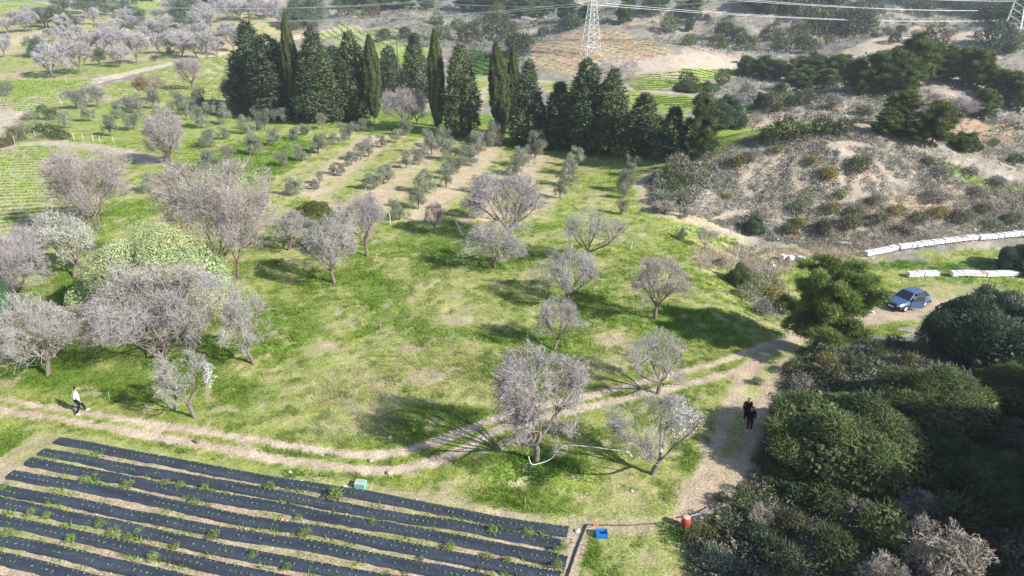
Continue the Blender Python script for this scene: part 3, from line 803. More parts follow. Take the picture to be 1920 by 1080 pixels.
cyps = [
 (CB[0], 484, 212, 44, 80), (CB[1], 518, 222, 62, 76), (CB[2], 545, 212, 80, 70), (CB[3], 578, 212, 95, 62), (CB[0], 602, 230, 56, 74), (CB[1], 632, 198, 84, 56), (CB[3], 460, 198, 100, 44),
 (CB[2], 668, 224, 60, 62), (CB[1], 652, 214, 96, 44), (CB[1], 733, 172, 84, 40), (CB[3], 783, 192, 62, 58), (CB[2], 866, 255, 84, 58), (CB[0], 990, 272, 116, 60), (CB[3], 1048, 275, 152, 72), (CB[1], 1096, 285, 106, 66),
 (CB[2], 1142, 288, 128, 62), (CB[0], 1202, 292, 176, 82), (CB[3], 1258, 296, 198, 66), (CB[2], 1075, 262, 160, 50)]
cy_o = []
for k, (pr, x, y, top, w) in enumerate(cyps):
    loc, h, ww = at(x, y, top, w)
    cy_o.append(pr.put(loc, h * 1.0, ww * 1.17, k * 1.9, color=(1 + .06 * math.sin(k * 2.1), 1, 1 + .05 * math.cos(k), 1), name="cypress_tree", cat="tree", group="broad dark cypresses in the windbreak", look="broad dark green cypress"))
ordx = sorted(cy_o, key=lambda o: project(*o.location)[0])
for k, o in enumerate(ordx):
    o["label"] = "broad dark green cypress, %s from left in the windbreak belt" % nth(k + 1); del o["look"]
for k, (x, y, top, w, lab) in enumerate([(557, 226, 28, 30, "slim olive-green column cypress rising highest from the leftmost clump"), (704, 230, 66, 34, "slim column cypress at the right end of the left clump"),
        (822, 250, 57, 32, "slim column cypress with bare trunk foot, right of the mauve almond"), (943, 258, 80, 40, "slim leaning column cypress alone in the middle of the belt"), (962, 252, 86, 26, "slim column cypress tucked behind the leaning one")]):
    loc, h, ww = at(x, y, top, w)
    o = CN[k % 2].put(loc, h, ww * .82, k, name="cypress_tree", cat="tree", label=lab, color=(1.05, 1, .9, 1))
    if k == 3: o.rotation_euler = (0, math.radians(4), k)

# young olives ---------------------------------------------------------------
def olive(seed, Ht=2.3, Wd=2.2, n=2600, color=(.27, .285, .21), name="olive_tree", size=.12):
    rg = np.random.default_rng(seed); bl = []
    for i in range(20):
        a = rg.random() * 6.28; r = Wd / 2 * rg.uniform(.1, .95); z = Ht * rg.uniform(.22, .9)
        s = rg.uniform(.14, .34) * Wd / 2.2
        bl.append((math.cos(a) * r, math.sin(a) * r, z - r * .12, s, s, s * 1.25))
    V, F, c = foliage(bl, n, size, rg, color, .35, .15, .8, (.5, 1.25), .3, -.8)
    cr = MB().add(V, F, c)
    V, F, c = foliage(bl, n // 2, size * 2.0, rg, color, .12, .15, .6, (.8, 1.1), .3, -.4, spiky=1); cr.add(V, F, c)
    tr = MB()
    for i in range(4): a = i * 1.6 + seed; tr.tube([(0, 0, -.1), (.03 * math.cos(a), .03 * math.sin(a), .4), (.35 * math.cos(a), .35 * math.sin(a), Ht * .62)], [.07, .05, .02], 6, (.2, .17, .14))
    return Proto(make_tree(name, None, "tree", None, tr, cr, cm=M_LEAF), Ht, Wd)
OL = [olive(120 + k) for k in range(5)]
ol = [(147, 205, 44), (185, 202, 42), (122, 240, 30), (168, 228, 30), (217, 222, 36), (258, 213, 42), (290, 205, 34), (337, 215, 40), (370, 208, 44), (298, 230, 32), (253, 244, 36), (208, 256, 40), (378, 240, 44), (420, 234, 38), (462, 252, 40), (497, 244, 42), (530, 232, 38), (420, 262, 30), (513, 275, 34), (548, 262, 30), (575, 254, 28), (605, 243, 28), (628, 272, 28), (597, 288, 36), (567, 302, 34), (475, 290, 46), (432, 308, 44), (395, 320, 46), (333, 336, 42), (385, 275, 40), (530, 313, 34), (600, 345, 28), (627, 326, 24), (556, 366, 42), (277, 360, 38),
 (655, 262, 36), (687, 247, 30), (715, 277, 26), (742, 267, 28), (764, 253, 34), (692, 295, 38), (677, 301, 34), (660, 310, 30), (810, 290, 44), (830, 278, 40), (787, 308, 40), (762, 316, 38), (727, 342, 40), (702, 355, 42), (793, 364, 44), (883, 303, 46), (897, 290, 44), (923, 274, 46), (910, 282, 40), (873, 311, 40), (858, 325, 40), (837, 352, 38), (1010, 284, 48), (1003, 298, 40), (983, 312, 42), (970, 328, 40), (1097, 288, 56), (1083, 310, 38), (1073, 325, 38), (1060, 350, 42), (1187, 315, 28), (1185, 327, 28), (1173, 358, 40), (785, 392, 46), (750, 412, 40), (1165, 402, 30), (1050, 372, 32), (1283, 412, 26), (1278, 448, 24), (1225, 345, 30), (900, 360, 34), (835, 335, 30), (845, 300, 36), (640, 330, 22), (440, 215, 34), (410, 215, 40), (350, 225, 30), (240, 205, 24), (1170, 372, 30), (955, 345, 40), (890, 410, 60), (720, 345, 30), (590, 355, 24)]
oo = []
for k, (x, y, w) in enumerate(ol):
    p, Z = W(x, y); z = float(GH(p[0], p[1])); wm = w * Z / FPX * .93
    oo.append(OL[k % 5].put((p[0], p[1], z), wm * rng.uniform(.85, 1.2), wm * rng.uniform(.85, 1.08), rng.uniform(0, 6), color=tuple(np.array([1, 1, 1]) * rng.uniform(.8, 1.2)) + (1,), name="olive_tree", cat="tree", group="young olive trees in the grove", look="silvery young olive tree"))
autolabel(oo, "silvery young olive tree", "olive grove", 11)
# far orchard evergreens
fo = []
for k, (x, y, w) in enumerate([(66, 107, 44), (187, 122, 34), (288, 115, 12), (320, 104, 16), (417, 70, 18), (427, 62, 20), (455, 68, 22), (120, 22, 50), (160, 26, 56), (200, 30, 50), (140, 60, 40), (175, 36, 56), (245, 34, 40), (260, 55, 40), (340, 52, 60), (350, 40, 50), (110, 56, 50), (85, 50, 40), (560, 52, 60), (590, 50, 60), (545, 58, 40), (190, 18, 30), (360, 62, 30)]):
    p, Z = W(x, y); z = float(GH(p[0], p[1])); wm = w * Z / FPX
    fo.append(OL[k % 5].put((p[0], p[1], z), wm * .9, wm, k, color=(.5, .62, .48, 1), name="olive_tree", cat="tree", group="old olive trees between the far almonds", look="dark green old olive tree"))
autolabel(fo, "", "far-left orchard", 8)

# round evergreen oaks / mastic --------------------------------------------------
def oak(seed, Ht=4.8, Wd=8, n=120000, color=(.115, .15, .05), size=.10, nb=70, name="oak_tree", flat=.9, tone=.38, low=.04, ragged=True):
    rg = np.random.default_rng(seed); bl = []
    for i in range(nb):
        zf = 1 - (i + .5) / nb; az = i * 2.39996 + rg.normal() * .25; zf = min(.98, max(.02, zf + rg.normal() * .05))
        d = np.array([math.cos(az) * math.sqrt(1 - zf * zf), math.sin(az) * math.sqrt(1 - zf * zf), zf * flat])
        rr = rg.uniform(.6, 1.08) if ragged else rg.uniform(.86, 1.0) * (1 + .1 * math.sin(3 * az + seed)); s = rg.uniform(.045, .13) * Wd
        bl.append((d[0] * Wd / 2 * rr * .88, d[1] * Wd / 2 * rr * .88, Ht * low + d[2] * Ht * rr * .82 + .25, s, s, s * .85))
    if ragged: bl += [(b_[0] * q_, b_[1] * q_, b_[2] * q_, b_[3] * .55, b_[4] * .55, b_[5] * .6) for b_ in bl[::2] for q_ in (rg.uniform(1.03, 1.16),)]
    core = [(math.cos(i * .9) * Wd * .17, math.sin(i * .9) * Wd * .17, Ht * .36, Wd * .28, Wd * .28, Ht * .38) for i in range(7)]
    V, F, c = foliage(bl, n, size, rg, color, .6, tone, .75, (.72, 1.16), .25, -.75)
    cr = MB().add(V, F, c)
    V, F, c = foliage(bl, n // 10, size * 3.2, rg, np.array(color) * 1.1, .12, tone, .5, (.85, 1.15), .3, -.2, spiky=1)
    if ragged: cr.add(V, F, c)
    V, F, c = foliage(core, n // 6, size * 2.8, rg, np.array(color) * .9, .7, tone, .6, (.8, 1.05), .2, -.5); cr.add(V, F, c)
    tr = MB()
    for i in range(5): a = i * 1.3 + seed; tr.tube([(.1 * math.cos(a), .1 * math.sin(a), -.2), (Wd * .1 * math.cos(a), Wd * .1 * math.sin(a), Ht * .3), (Wd * .26 * math.cos(a), Wd * .26 * math.sin(a), Ht * .62)], [.16, .11, .04], 7, (.18, .15, .12))
    return Proto(make_tree(name, None, "tree", None, tr, cr, cm=M_LEAF), Ht, Wd)
OK_ = [oak(130), oak(131, color=(.10, .14, .065)), oak(132, nb=55, n=90000, color=(.125, .155, .05))]
YEL = oak(135, 5.2, 7.5, 150000, (.47, .51, .25), .075, 110, "bay_tree", 1.0, .22, ragged=False)
for pr, x, y, top, w, name, cc, lab in [
 (OK_[0], 1580, 866, 715, 310, "oak_tree", (1.0, 1, 1, 1), "large round olive-green evergreen oak beside the two walkers in black"),
 (OK_[2], 1745, 790, 680, 235, "oak_tree", (.95, .97, 1, 1), "low spreading evergreen oak below the largest dark oak at the right"),
 (OK_[1], 1845, 668, 520, 225, "oak_tree", (.78, .92, 1.1, 1), "largest dark bluish green evergreen oak right of the car"),
 (OK_[2], 1892, 762, 672, 150, "oak_tree", (1.05, 1, .9, 1), "evergreen oak cut by the right edge under the largest dark oak"),
 (OK_[1], 1915, 506, 448, 90, "oak_tree", (.7, .85, 1.0, 1), "dark evergreen oak at the right edge between the rows of hives"),
 (OK_[0], 1900, 960, 848, 210, "oak_tree", (.85, .95, .8, 1), "green evergreen oak at the lower right edge"),
 (OK_[2], 1388, 536, 490, 58, "oak_tree", (1.1, 1.2, 1.3, 1), "small grey-green oak at the foot of the grassy bank"),
 (OK_[1], 1414, 436, 400, 40, "oak_tree", (1.1, 1.25, 1.4, 1), "small dark oak casting shade on the stony strip by the fence"),
 (OK_[1], 1360, 238, 172, 78, "oak_tree", (.8, .95, .9, 1), "round dark green tree at the right end of the cypress belt"),
 (OK_[2], 585, 415, 372, 92, "oak_tree", (1.0, .95, .75, 1), "dark olive-brown bush at the near left corner of the olive grove"),
 (OK_[1], -8, 612, 475, 80, "oak_tree", (1.2, 1.5, 1.7, 1), "bluish green evergreen tree cut by the left edge"),
 (OK_[2], 1290, 172, 148, 60, "oak_tree", (.9, .95, .85, 1), "left dark round bush at the edge of the far green strip"),
 (OK_[0], 1325, 172, 150, 50, "oak_tree", (.85, .95, .85, 1), "right dark round bush at the edge of the far green strip"),
 (YEL, 308, 580, 400, 262, "bay_tree", (1, 1, 1, 1), "round evergreen tree covered in pale yellow-green blossom"),
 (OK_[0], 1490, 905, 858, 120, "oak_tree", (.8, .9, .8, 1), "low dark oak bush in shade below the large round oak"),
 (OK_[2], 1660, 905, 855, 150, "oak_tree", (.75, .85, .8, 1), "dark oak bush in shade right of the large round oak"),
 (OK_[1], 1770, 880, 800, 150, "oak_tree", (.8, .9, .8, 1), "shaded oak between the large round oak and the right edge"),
]:
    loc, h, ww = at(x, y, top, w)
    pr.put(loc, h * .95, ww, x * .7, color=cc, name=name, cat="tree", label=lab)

# aleppo pines -----------------------------------------------------------------
def pine(seed, Ht=7, Wd=7, n=30000, color=(.075, .115, .032), nl=26, size=.26, lean=(1.2, .3), base=.18):
    rg = np.random.default_rng(seed); bl = []; tr = MB()
    tp = [(0, 0, -.2), (lean[0] * .12, 0, Ht * .15), (lean[0] * .45, lean[1] * .4, Ht * .42), (lean[0] * .7, lean[1] * .8, Ht * .92)]
    tr.tube(tp, [.2, .17, .13, .03], 8, (.16, .125, .10))
    for i in range(nl):
        t = base + (1 - base) * (i + .5) / nl; t2 = t * 3; j = min(2, int(t2))
        q = np.array(tp[1]) + (np.array(tp[3]) - np.array(tp[1])) * t
        a = i * 2.4 + rg.normal() * .3
        prof = math.sin(math.pi * min(1, .22 + .8 * (1 - t) ** .8 + .05)) if t > .5 else (.8 + .2 * t / .5)
        prof = max(.25, min(1.0, 1.25 * (1 - t) ** .55)) * (.75 + .5 * t if t < .5 else 1)
        ln = Wd / 2 * prof * rg.uniform(.6, 1.12)
        rise = ln * (.1 + .75 * t)
        e = q + np.array([math.cos(a) * ln, math.sin(a) * ln, rise])
        m = (q + e) / 2 - np.array([0, 0, ln * .05])
        tr.tube([q, m, e], [.06, .04, .015], 5, (.17, .13, .11))
        for k in range(5):
            w = .3 + .7 * k / 4; c = q + (e - q) * w + rg.normal(size=3) * .22; s = rg.uniform(.34, .6) * Wd / 7 * (1.15 - .4 * w)
            bl.append((c[0], c[1], c[2], s * 1.15, s * 1.15, s * .95))
    V, F, c = foliage(bl, n, size, rg, color, .14, .3, .5, (.35, 1.05), .2, -.7, spiky=1)
    cr = MB().add(V, F, c)
    V, F, c = foliage(bl, n // 3, size * .7, rg, np.array(color) * .9, .5, .3, .7, (.3, .95), .2, -.7); cr.add(V, F, c)
    return Proto(make_tree("pine_tree", None, "tree", None, tr, cr, cm=M_LEAF), Ht, Wd)
PN = [pine(140, 6.9, 7.4, n=90000, nl=44, size=.26, color=(.19, .25, .065), lean=(1.5, .3), base=.12), pine(141, 7, 6.0, 20000, nl=34, size=.45, lean=(.5, 0), base=.0, color=(.13, .18, .055)), pine(142, 7, 5.6, 20000, nl=34, size=.45, lean=(-.6, .3), base=.0, color=(.14, .185, .06)),
      pine(143, 8, 5.8, 20000, nl=36, size=.45, lean=(1.0, .3), base=.0, color=(.15, .20, .06))]
loc, h, ww = at(1520, 664, 488, 200)
PN[0].put(loc, h, ww, 0, name="pine_tree", cat="tree", label="big bright green pine with leaning trunk at the bend of the track")
pin = [(1395, 143, 106, 46), (1430, 146, 106, 56), (1462, 150, 112, 54), (1495, 153, 108, 60), (1530, 157, 104, 64), (1565, 160, 102, 62), (1600, 168, 112, 56), (1498, 170, 126, 62), (1640, 172, 95, 80), (1672, 172, 92, 70), (1712, 160, 70, 84), (1700, 176, 108, 60), (1745, 150, 84, 66), (1775, 152, 92, 66), (1800, 156, 88, 60), (1828, 168, 96, 64), (1760, 140, 100, 50), (1868, 178, 128, 60), (1893, 196, 136, 60), (1912, 206, 150, 56), (1612, 180, 150, 22), (1688, 238, 172, 72), (1655, 254, 205, 60), (1676, 250, 212, 50), (1745, 272, 192, 80), (1712, 264, 226, 66), (1845, 224, 166, 52), (1462, 178, 156, 34), (1426, 206, 176, 30), (1590, 150, 118, 40), (1550, 166, 130, 50), (1660, 150, 100, 50)]
po = []
for k, (x, y, top, w) in enumerate(pin):
    loc, h, ww = at(x, y, top, w)
    po.append(PN[1 + k % 3].put(loc, h, ww, k * 1.3, color=(.9 + .2 * (k % 3 == 0), .95, .9, 1), name="pine_tree", cat="tree", group="pines on and below the ridge", look="dark green pine"))
loc, h, ww = at(1318, 298, 176, 74)
PN[3].put(loc, h, ww, 2, color=(.75, .72, .95, 1), name="conifer_tree", cat="tree", label="loose grey-green conifer at the right end of the cypress belt")
loc, h, ww = at(1806, 280, 243, 54)
OK_[0].put(loc, h, ww, 2, color=(.8, .9, .8, 1), name="oak_tree", cat="tree", label="dark bush right of the two round pines below the ridge")
autolabel(po, "dark green pine", "right ridge", 11)
# far pines along the top edge
fp = []
for k, (x, y, w) in enumerate([(690, 18, 50), (720, 20, 60), (760, 18, 50), (800, 20, 40), (660, 16, 40), (900, 26, 60), (935, 30, 60), (975, 36, 60), (1010, 34, 50), (1040, 22, 50), (1060, 40, 50), (1100, 42, 40), (990, 14, 60), (890, 10, 40), (870, 18, 40), (950, 10, 60), (1230, 18, 50), (1300, 24, 36), (1180, 12, 40), (1030, 8, 40), (1640, 8, 60), (1700, 8, 60), (1760, 10, 60), (1800, 16, 60), (1840, 22, 60), (1870, 28, 60), (1900, 36, 60), (1915, 50, 60), (1820, 8, 60), (1860, 12, 60), (1890, 20, 60), (1580, 6, 60), (1520, 5, 50), (1560, 14, 40), (1740, 18, 40), (950, 45, 20), (1170, 45, 40), (280, 2, 40), (380, 2, 50), (410, 3, 50), (600, 6, 40), (1740, 4, 60), (1780, 4, 60), (1290, 60, 20), (1420, 20, 60), (1460, 24, 50), (1810, 30, 40), (1850, 40, 40), (1885, 52, 40)]):
    p, Z = W(x, y); z = float(GH(p[0], p[1])); wm = w * Z / FPX
    fp.append(PN[1 + k % 3].put((p[0], p[1], z), wm * rng.uniform(.75, .95), wm, k * 1.7, color=(.85, .95, .9, 1), name="pine_tree", cat="tree", group="pines scattered over the far hills", look="far dark green pine"))
autolabel(fp, "", "top edge hills", 10)
# ================================================================ SCRUB, GRASS, CROPS
def scatter(px, n, seed, world=False, xyzfilter=None):
    rg = np.random.default_rng(seed)
    P = np.asarray(px, float) if world else polyW(px)
    x0, y0 = P.min(0); x1, y1 = P.max(0)
    out = []
    tot = 0
    while tot < n:
        x = rg.uniform(x0, x1, n * 2); y = rg.uniform(y0, y1, n * 2)
        m = pip(x, y, P); q = np.stack([x[m], y[m]], 1)
        if len(q) == 0: break
        out.append(q); tot += len(q)
    q = np.concatenate(out)[:n]
    return q, rg
def visible(x, y, z, pad=60):
    px, py, Z = project(x, y, z)
    return (px > -pad) & (px < 1920 + pad) & (py > -pad) & (py < 1080 + pad * 2) & (Z > 1)
TRK = [np.asarray(t) for t in TR]
def offtrack(x, y, d=.6):
    m = np.ones(len(x), bool)
    for t in TRK:
        x0, y0 = t.min(0) - 2; x1, y1 = t.max(0) + 2
        b = (x > x0) & (x < x1) & (y > y0) & (y < y1)
        if b.any(): m[b] &= distline(x[b], y[b], t) > d
    return m
def tuftfield(mb, q, rg, color, h, w, blades=4, rad=.08, var=.25, lean=.5, colors=None):
    """small upright blades in clumps at world points q"""
    n = len(q); z = GH(q[:, 0], q[:, 1])
    b = np.repeat(np.arange(n), blades); m = len(b)
    hh = np.broadcast_to(h, n)[b] * rg.uniform(.5, 1.3, m); ww = np.broadcast_to(w, n)[b]; rr = np.broadcast_to(rad, n)[b]
    a = rg.random(m) * 6.283; r = np.sqrt(rg.random(m)) * rr
    P = np.stack([q[b, 0] + np.cos(a) * r, q[b, 1] + np.sin(a) * r, z[b] - .03], 1)
    U = unit(np.stack([np.cos(a) * lean, np.sin(a) * lean, np.ones(m)], 1) + rg.normal(size=(m, 3)) * .3)
    Sx = unit(np.cross(U, rg.normal(size=(m, 3)))) * (ww * .5)[:, None]
    T = U * hh[:, None]
    V = np.stack([P - Sx, P + Sx, P + T], 1).reshape(-1, 3)
    cc = (colors[b] if colors is not None else np.asarray(color)[None]) * rg.uniform(1 - var, 1 + var, (m, 1)) * (1 + rg.normal(size=(m, 3)) * .05)
    mb.add(V, np.arange(3 * m).reshape(-1, 3), np.repeat(np.clip(cc, .01, 1), 3, 0))
def bushfield(mb, q, rg, colors, r, nl=14, size=.3, hgt=.8, spiky=.5):
    """heaps of leaf faces, one small mound at each point"""
    n = len(q); z = GH(q[:, 0], q[:, 1]); b = np.repeat(np.arange(n), nl); m = len(b)
    d = unit(rg.normal(size=(m, 3))); d[:, 2] = np.abs(d[:, 2])
    R = np.broadcast_to(r, n)[b][:, None]
    P = np.stack([q[b, 0], q[b, 1], z[b]], 1) + d * R * np.array([1, 1, hgt]) * rg.uniform(.55, 1.05, (m, 1))
    Nn = unit(d + rg.normal(size=(m, 3)) * .6 + [0, 0, .2])
    V, F = leaf_quads(P, Nn, R[:, 0] * size * rg.uniform(.6, 1.5, m) , rg, .55)
    cc = colors[b] * rg.uniform(.65, 1.35, (m, 1))
    mb.add(V, F, np.repeat(np.clip(cc, .01, 1), 4, 0))
PALB = np.array([(.27, .265, .24), (.31, .305, .285), (.21, .23, .16), (.155, .185, .10), (.34, .305, .265), (.26, .20, .165), (.25, .26, .09)])
def palette(n, rg, w): return PALB[rg.choice(len(PALB), n, p=np.array(w) / sum(w))]
def offgul(q):
    m = np.ones(len(q), bool)
    for g in GUL: m &= distline(q[:, 0], q[:, 1], g) > -.25 + 1.3 * fbm(q[:, 0] / 2, q[:, 1] / 2, 2, 50)
    return q[m]
mb = MB()
Z_KN = [(1212, 372), (1222, 330), (1290, 292), (1360, 268), (1430, 256), (1500, 250), (1560, 250), (1640, 258), (1760, 300), (1880, 350), (1960, 380), (1960, 440), (1800, 452), (1650, 470), (1500, 462), (1400, 440), (1300, 405), (1240, 395)]
q, rg = scatter(Z_KN, 14000, 200); dens = fbm(q[:, 0] / 7, q[:, 1] / 7, 3, 66); q = q[rg.random(len(q)) < S(dens, .3, .5) * .9 + .1]; q = offgul(q)
bushfield(mb, q, rg, palette(len(q), rg, (6, 6, 3, 1, 3, 2, .4)), rg.uniform(.10, .26, len(q)), 10, .45, .9)
q, rg = scatter(Z_KN, 9500, 201); dens = fbm(q[:, 0] / 5, q[:, 1] / 5, 3, 61); keep = rg.random(len(q)) < S(dens, .36, .56) * .9 + .12; q = offgul(q[keep])
bushfield(mb, q, rg, palette(len(q), rg, (5, 5, 3, 2, 3, 2, .7)), rg.uniform(.2, .55, len(q)), 20, .34, .9)
Z_MID = [(1400, 262), (1500, 250), (1600, 232), (1920, 225), (2050, 300), (1960, 470), (1880, 440), (1900, 360), (1780, 300), (1640, 262)]
q, rg = scatter([(1560, 250), (1640, 235), (1919, 262), (2000, 300), (2000, 460), (1880, 440), (1760, 330), (1700, 290)], 4200, 202); dens = fbm(q[:, 0] / 5, q[:, 1] / 5, 3, 61); q = q[rg.random(len(q)) < S(dens, .38, .56) * .85 + .08]
bushfield(mb, q, rg, palette(len(q), rg, (4, 4, 3, 2, 4, 3, .7)), rg.uniform(.25, .6, len(q)), 18, .34, .9)
q, rg = scatter([(1400, 160), (1500, 178), (1650, 170), (1900, 215), (1960, 230), (1800, 228), (1600, 232), (1500, 215), (1400, 205), (1380, 180)], 2600, 203)
bushfield(mb, q, rg, palette(len(q), rg, (4, 3, 4, 4, 3, 2, .5)), rg.uniform(.35, .9, len(q)), 18, .34, .8)
# broad far hillsides
def farscrub(poly, n, seed, w, rlo, rhi, nl=14, thr=.42):
    q, rg = scatter(poly, n, seed, True)
    z = GH(q[:, 0], q[:, 1]); v = visible(q[:, 0], q[:, 1], z, 30); q = q[v]
    dens = fbm(q[:, 0] / 9, q[:, 1] / 9, 3, 71); q = q[rg.random(len(q)) < S(dens, thr - .1, thr + .1) * .9 + .06]
    # keep bare and cultivated ground clear
    mk = np.ones(len(q), bool)
    for P in CLEAR: mk &= ~pip(q[:, 0], q[:, 1], P)
    q = q[mk]; q = q[offtrack(q[:, 0], q[:, 1], 2.2)]
    bushfield(mb, q, rg, palette(len(q), rg, w), rg.uniform(rlo, rhi, len(q)), nl, .4, .8)
CLEAR = [polyW(p) for p in [
 [(1560, 105), (1640, 72), (1720, 48), (1800, 60), (1919, 66), (1919, 92), (1850, 78), (1760, 74), (1640, 100), (1570, 118)],
 [(985, 110), (1050, 62), (1120, 52), (1180, 55), (1250, 90), (1330, 100), (1400, 112), (1390, 140), (1300, 185), (1420, 210), (1420, 262), (1330, 300), (440, 300), (440, 95), (600, 80), (590, 45), (770, 42), (760, 85), (810, 90), (860, 90), (940, 92), (985, 108)],
 [(-100, 5), (100, 5), (500, 25), (560, 60), (600, 90), (480, 300), (-100, 300)]]]
farscrub([(30, 105), (230, 105), (400, 230), (260, 240), (120, 235), (60, 200), (30, 160)], 26000, 204, (6, 6, 3, 2, 3, 2, .2), .35, 1.0, 10, .32)
farscrub([(-60, 200), (60, 215), (320, 225), (420, 330), (300, 420), (-60, 420), (-200, 330)], 42000, 205, (6, 6, 4, 4, 2, 1.5, .2), .45, 1.3, 10, .34)
farscrub([(20, 110), (230, 105), (420, 240), (600, 420), (-300, 420), (-60, 215), (120, 240)], 3600, 214, (1, 1, 2, 9, 0, .5, .5), .9, 2.4, 34, .40)
farscrub([(-330, 250), (-60, 215), (-60, 420), (400, 420), (600, 600), (-600, 600)], 5000, 206, (5, 5, 5, 5, 2, 1, .2), .8, 2.2, 12, .44)
q, rg = scatter([(700, 60), (980, 60), (1000, 130), (1010, 150), (860, 135), (860, 90), (760, 90)], 900, 207)
bushfield(mb, q, rg, palette(len(q), rg, (4, 4, 4, 5, 2, 1, .3)), rg.uniform(.5, 1.4, len(q)), 16, .4, .8)
q, rg = scatter([(0, 205), (60, 205), (130, 200), (120, 262), (60, 262), (0, 285)], 420, 208); q = q[offtrack(q[:, 0], q[:, 1], 2.0)]
bushfield(mb, q, rg, palette(len(q), rg, (3, 5, 5, 2, 5, 1, .5)), rg.uniform(.2, .6, len(q)), 16, .34, .8)
# right foreground under and between the oaks: dense heath, colour darkened to deepen the shade
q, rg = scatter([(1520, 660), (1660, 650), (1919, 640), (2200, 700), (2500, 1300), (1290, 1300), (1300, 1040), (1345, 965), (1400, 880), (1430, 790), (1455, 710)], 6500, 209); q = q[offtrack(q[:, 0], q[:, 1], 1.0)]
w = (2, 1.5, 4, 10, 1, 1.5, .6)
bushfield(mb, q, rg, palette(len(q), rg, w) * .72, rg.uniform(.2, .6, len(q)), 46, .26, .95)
q, rg = scatter([(1440, 690), (1520, 640), (1660, 650), (1740, 690), (1640, 740), (1500, 740)], 700, 210); q = q[offtrack(q[:, 0], q[:, 1], 1.1)]
bushfield(mb, q, rg, palette(len(q), rg, (2, 1.5, 6, 8, 1.5, 1, 1.5)), rg.uniform(.2, .5, len(q)), 34, .28, .9)
q, rg = scatter([(1375, 455), (1440, 470), (1500, 600), (1440, 590), (1400, 540)], 240, 211)
bushfield(mb, q, rg, palette(len(q), rg, (3, 3, 5, 5, 3, 3, 1.5)), rg.uniform(.3, .7, len(q)), 40, .28, .9)
q, rg = scatter([(1215, 345), (1300, 300), (1330, 330), (1290, 395), (1230, 385)], 300, 212)
bushfield(mb, q, rg, palette(len(q), rg, (5, 5, 5, 4, 1, .5, .3)), rg.uniform(.4, .95, len(q)), 34, .3, .9)
tag(mb.build("scrub_cover", M_LEAF), "low grey and olive heath scrub carpeting the hillsides and right foreground", "scrub", kind="stuff")

# ---- countable bushes --------------------------------------------------------
def bush(seed, color, Ht=1.1, Wd=1.6, n=900, size=.14, nb=12, name="scrub_bush", spiky=0):
    rg = np.random.default_rng(seed); bl = []
    for i in range(nb):
        a = rg.random() * 6.28; r = Wd / 2 * rg.uniform(.1, .7); s = rg.uniform(.16, .3) * Wd
        bl.append((math.cos(a) * r, math.sin(a) * r, Ht * rg.uniform(.2, .7), s, s, s * .9))
    V, F, c = foliage(bl, n, size, rg, color, .55, .25, .7, (.6, 1.15), .25, -.5, spiky=0); cr = MB().add(V, F, c)
    V, F, c = foliage(bl, n // 2, size * 1.7, rg, color, .14, .25, .5, (.8, 1.1), .3, -.2, spiky=1); cr.add(V, F, c)
    st = MB()
    for i in range(7): a = i * .9 + seed; st.tube([(0, 0, -.1), (.2 * Wd * math.cos(a), .2 * Wd * math.sin(a), Ht * .4), (.36 * Wd * math.cos(a), .36 * Wd * math.sin(a), Ht * .75)], [.03, .02, .008], 4, (.24, .2, .17))
    t = thing(name, None, "bush"); part(st, "stem", M_BARK, t); part(cr, "foliage", M_LEAF, t)
    return Proto(t, Ht, Wd)
BS = {"grey": [bush(301, (.25, .235, .20)), bush(302, (.21, .215, .16))], "green": [bush(303, (.095, .125, .05)), bush(304, (.12, .145, .055))],
      "yellow": [bush(305, (.25, .25, .06)), bush(306, (.20, .21, .05))], "dark": [bush(307, (.07, .095, .045), n=1400), bush(308, (.085, .11, .05), n=1400)]}
def put_bushes(lst, place, group, band=12):
    ob = []
    for k, (x, y, w, kind) in enumerate(lst):
        p, Z = W(x, y); z = float(GH(p[0], p[1])); wm = w * Z / FPX
        ob.append(BS[kind][k % 2].put((p[0], p[1], z), wm * rng.uniform(.55, .8), wm, k * 1.1, color=tuple(rng.uniform(.85, 1.15, 3) * np.array([1, 1, 1])) + (1,), name="scrub_bush", cat="bush", group=group,
            look={"grey": "grey scrub bush", "green": "green scrub bush", "yellow": "yellow-green bush", "dark": "dark green bush"}[kind]))
    autolabel(ob, "", place, band)
def auto_list(px, n, seed, kinds, w0, w1):
    q, rg = scatter(px, n, seed); L = []
    for x, y in q:
        u, v, Z = project(x, y, hz(x, y))
        L.append((u, v, rg.uniform(w0, w1) * FPX / Z, kinds[rg.integers(len(kinds))]))
    return L
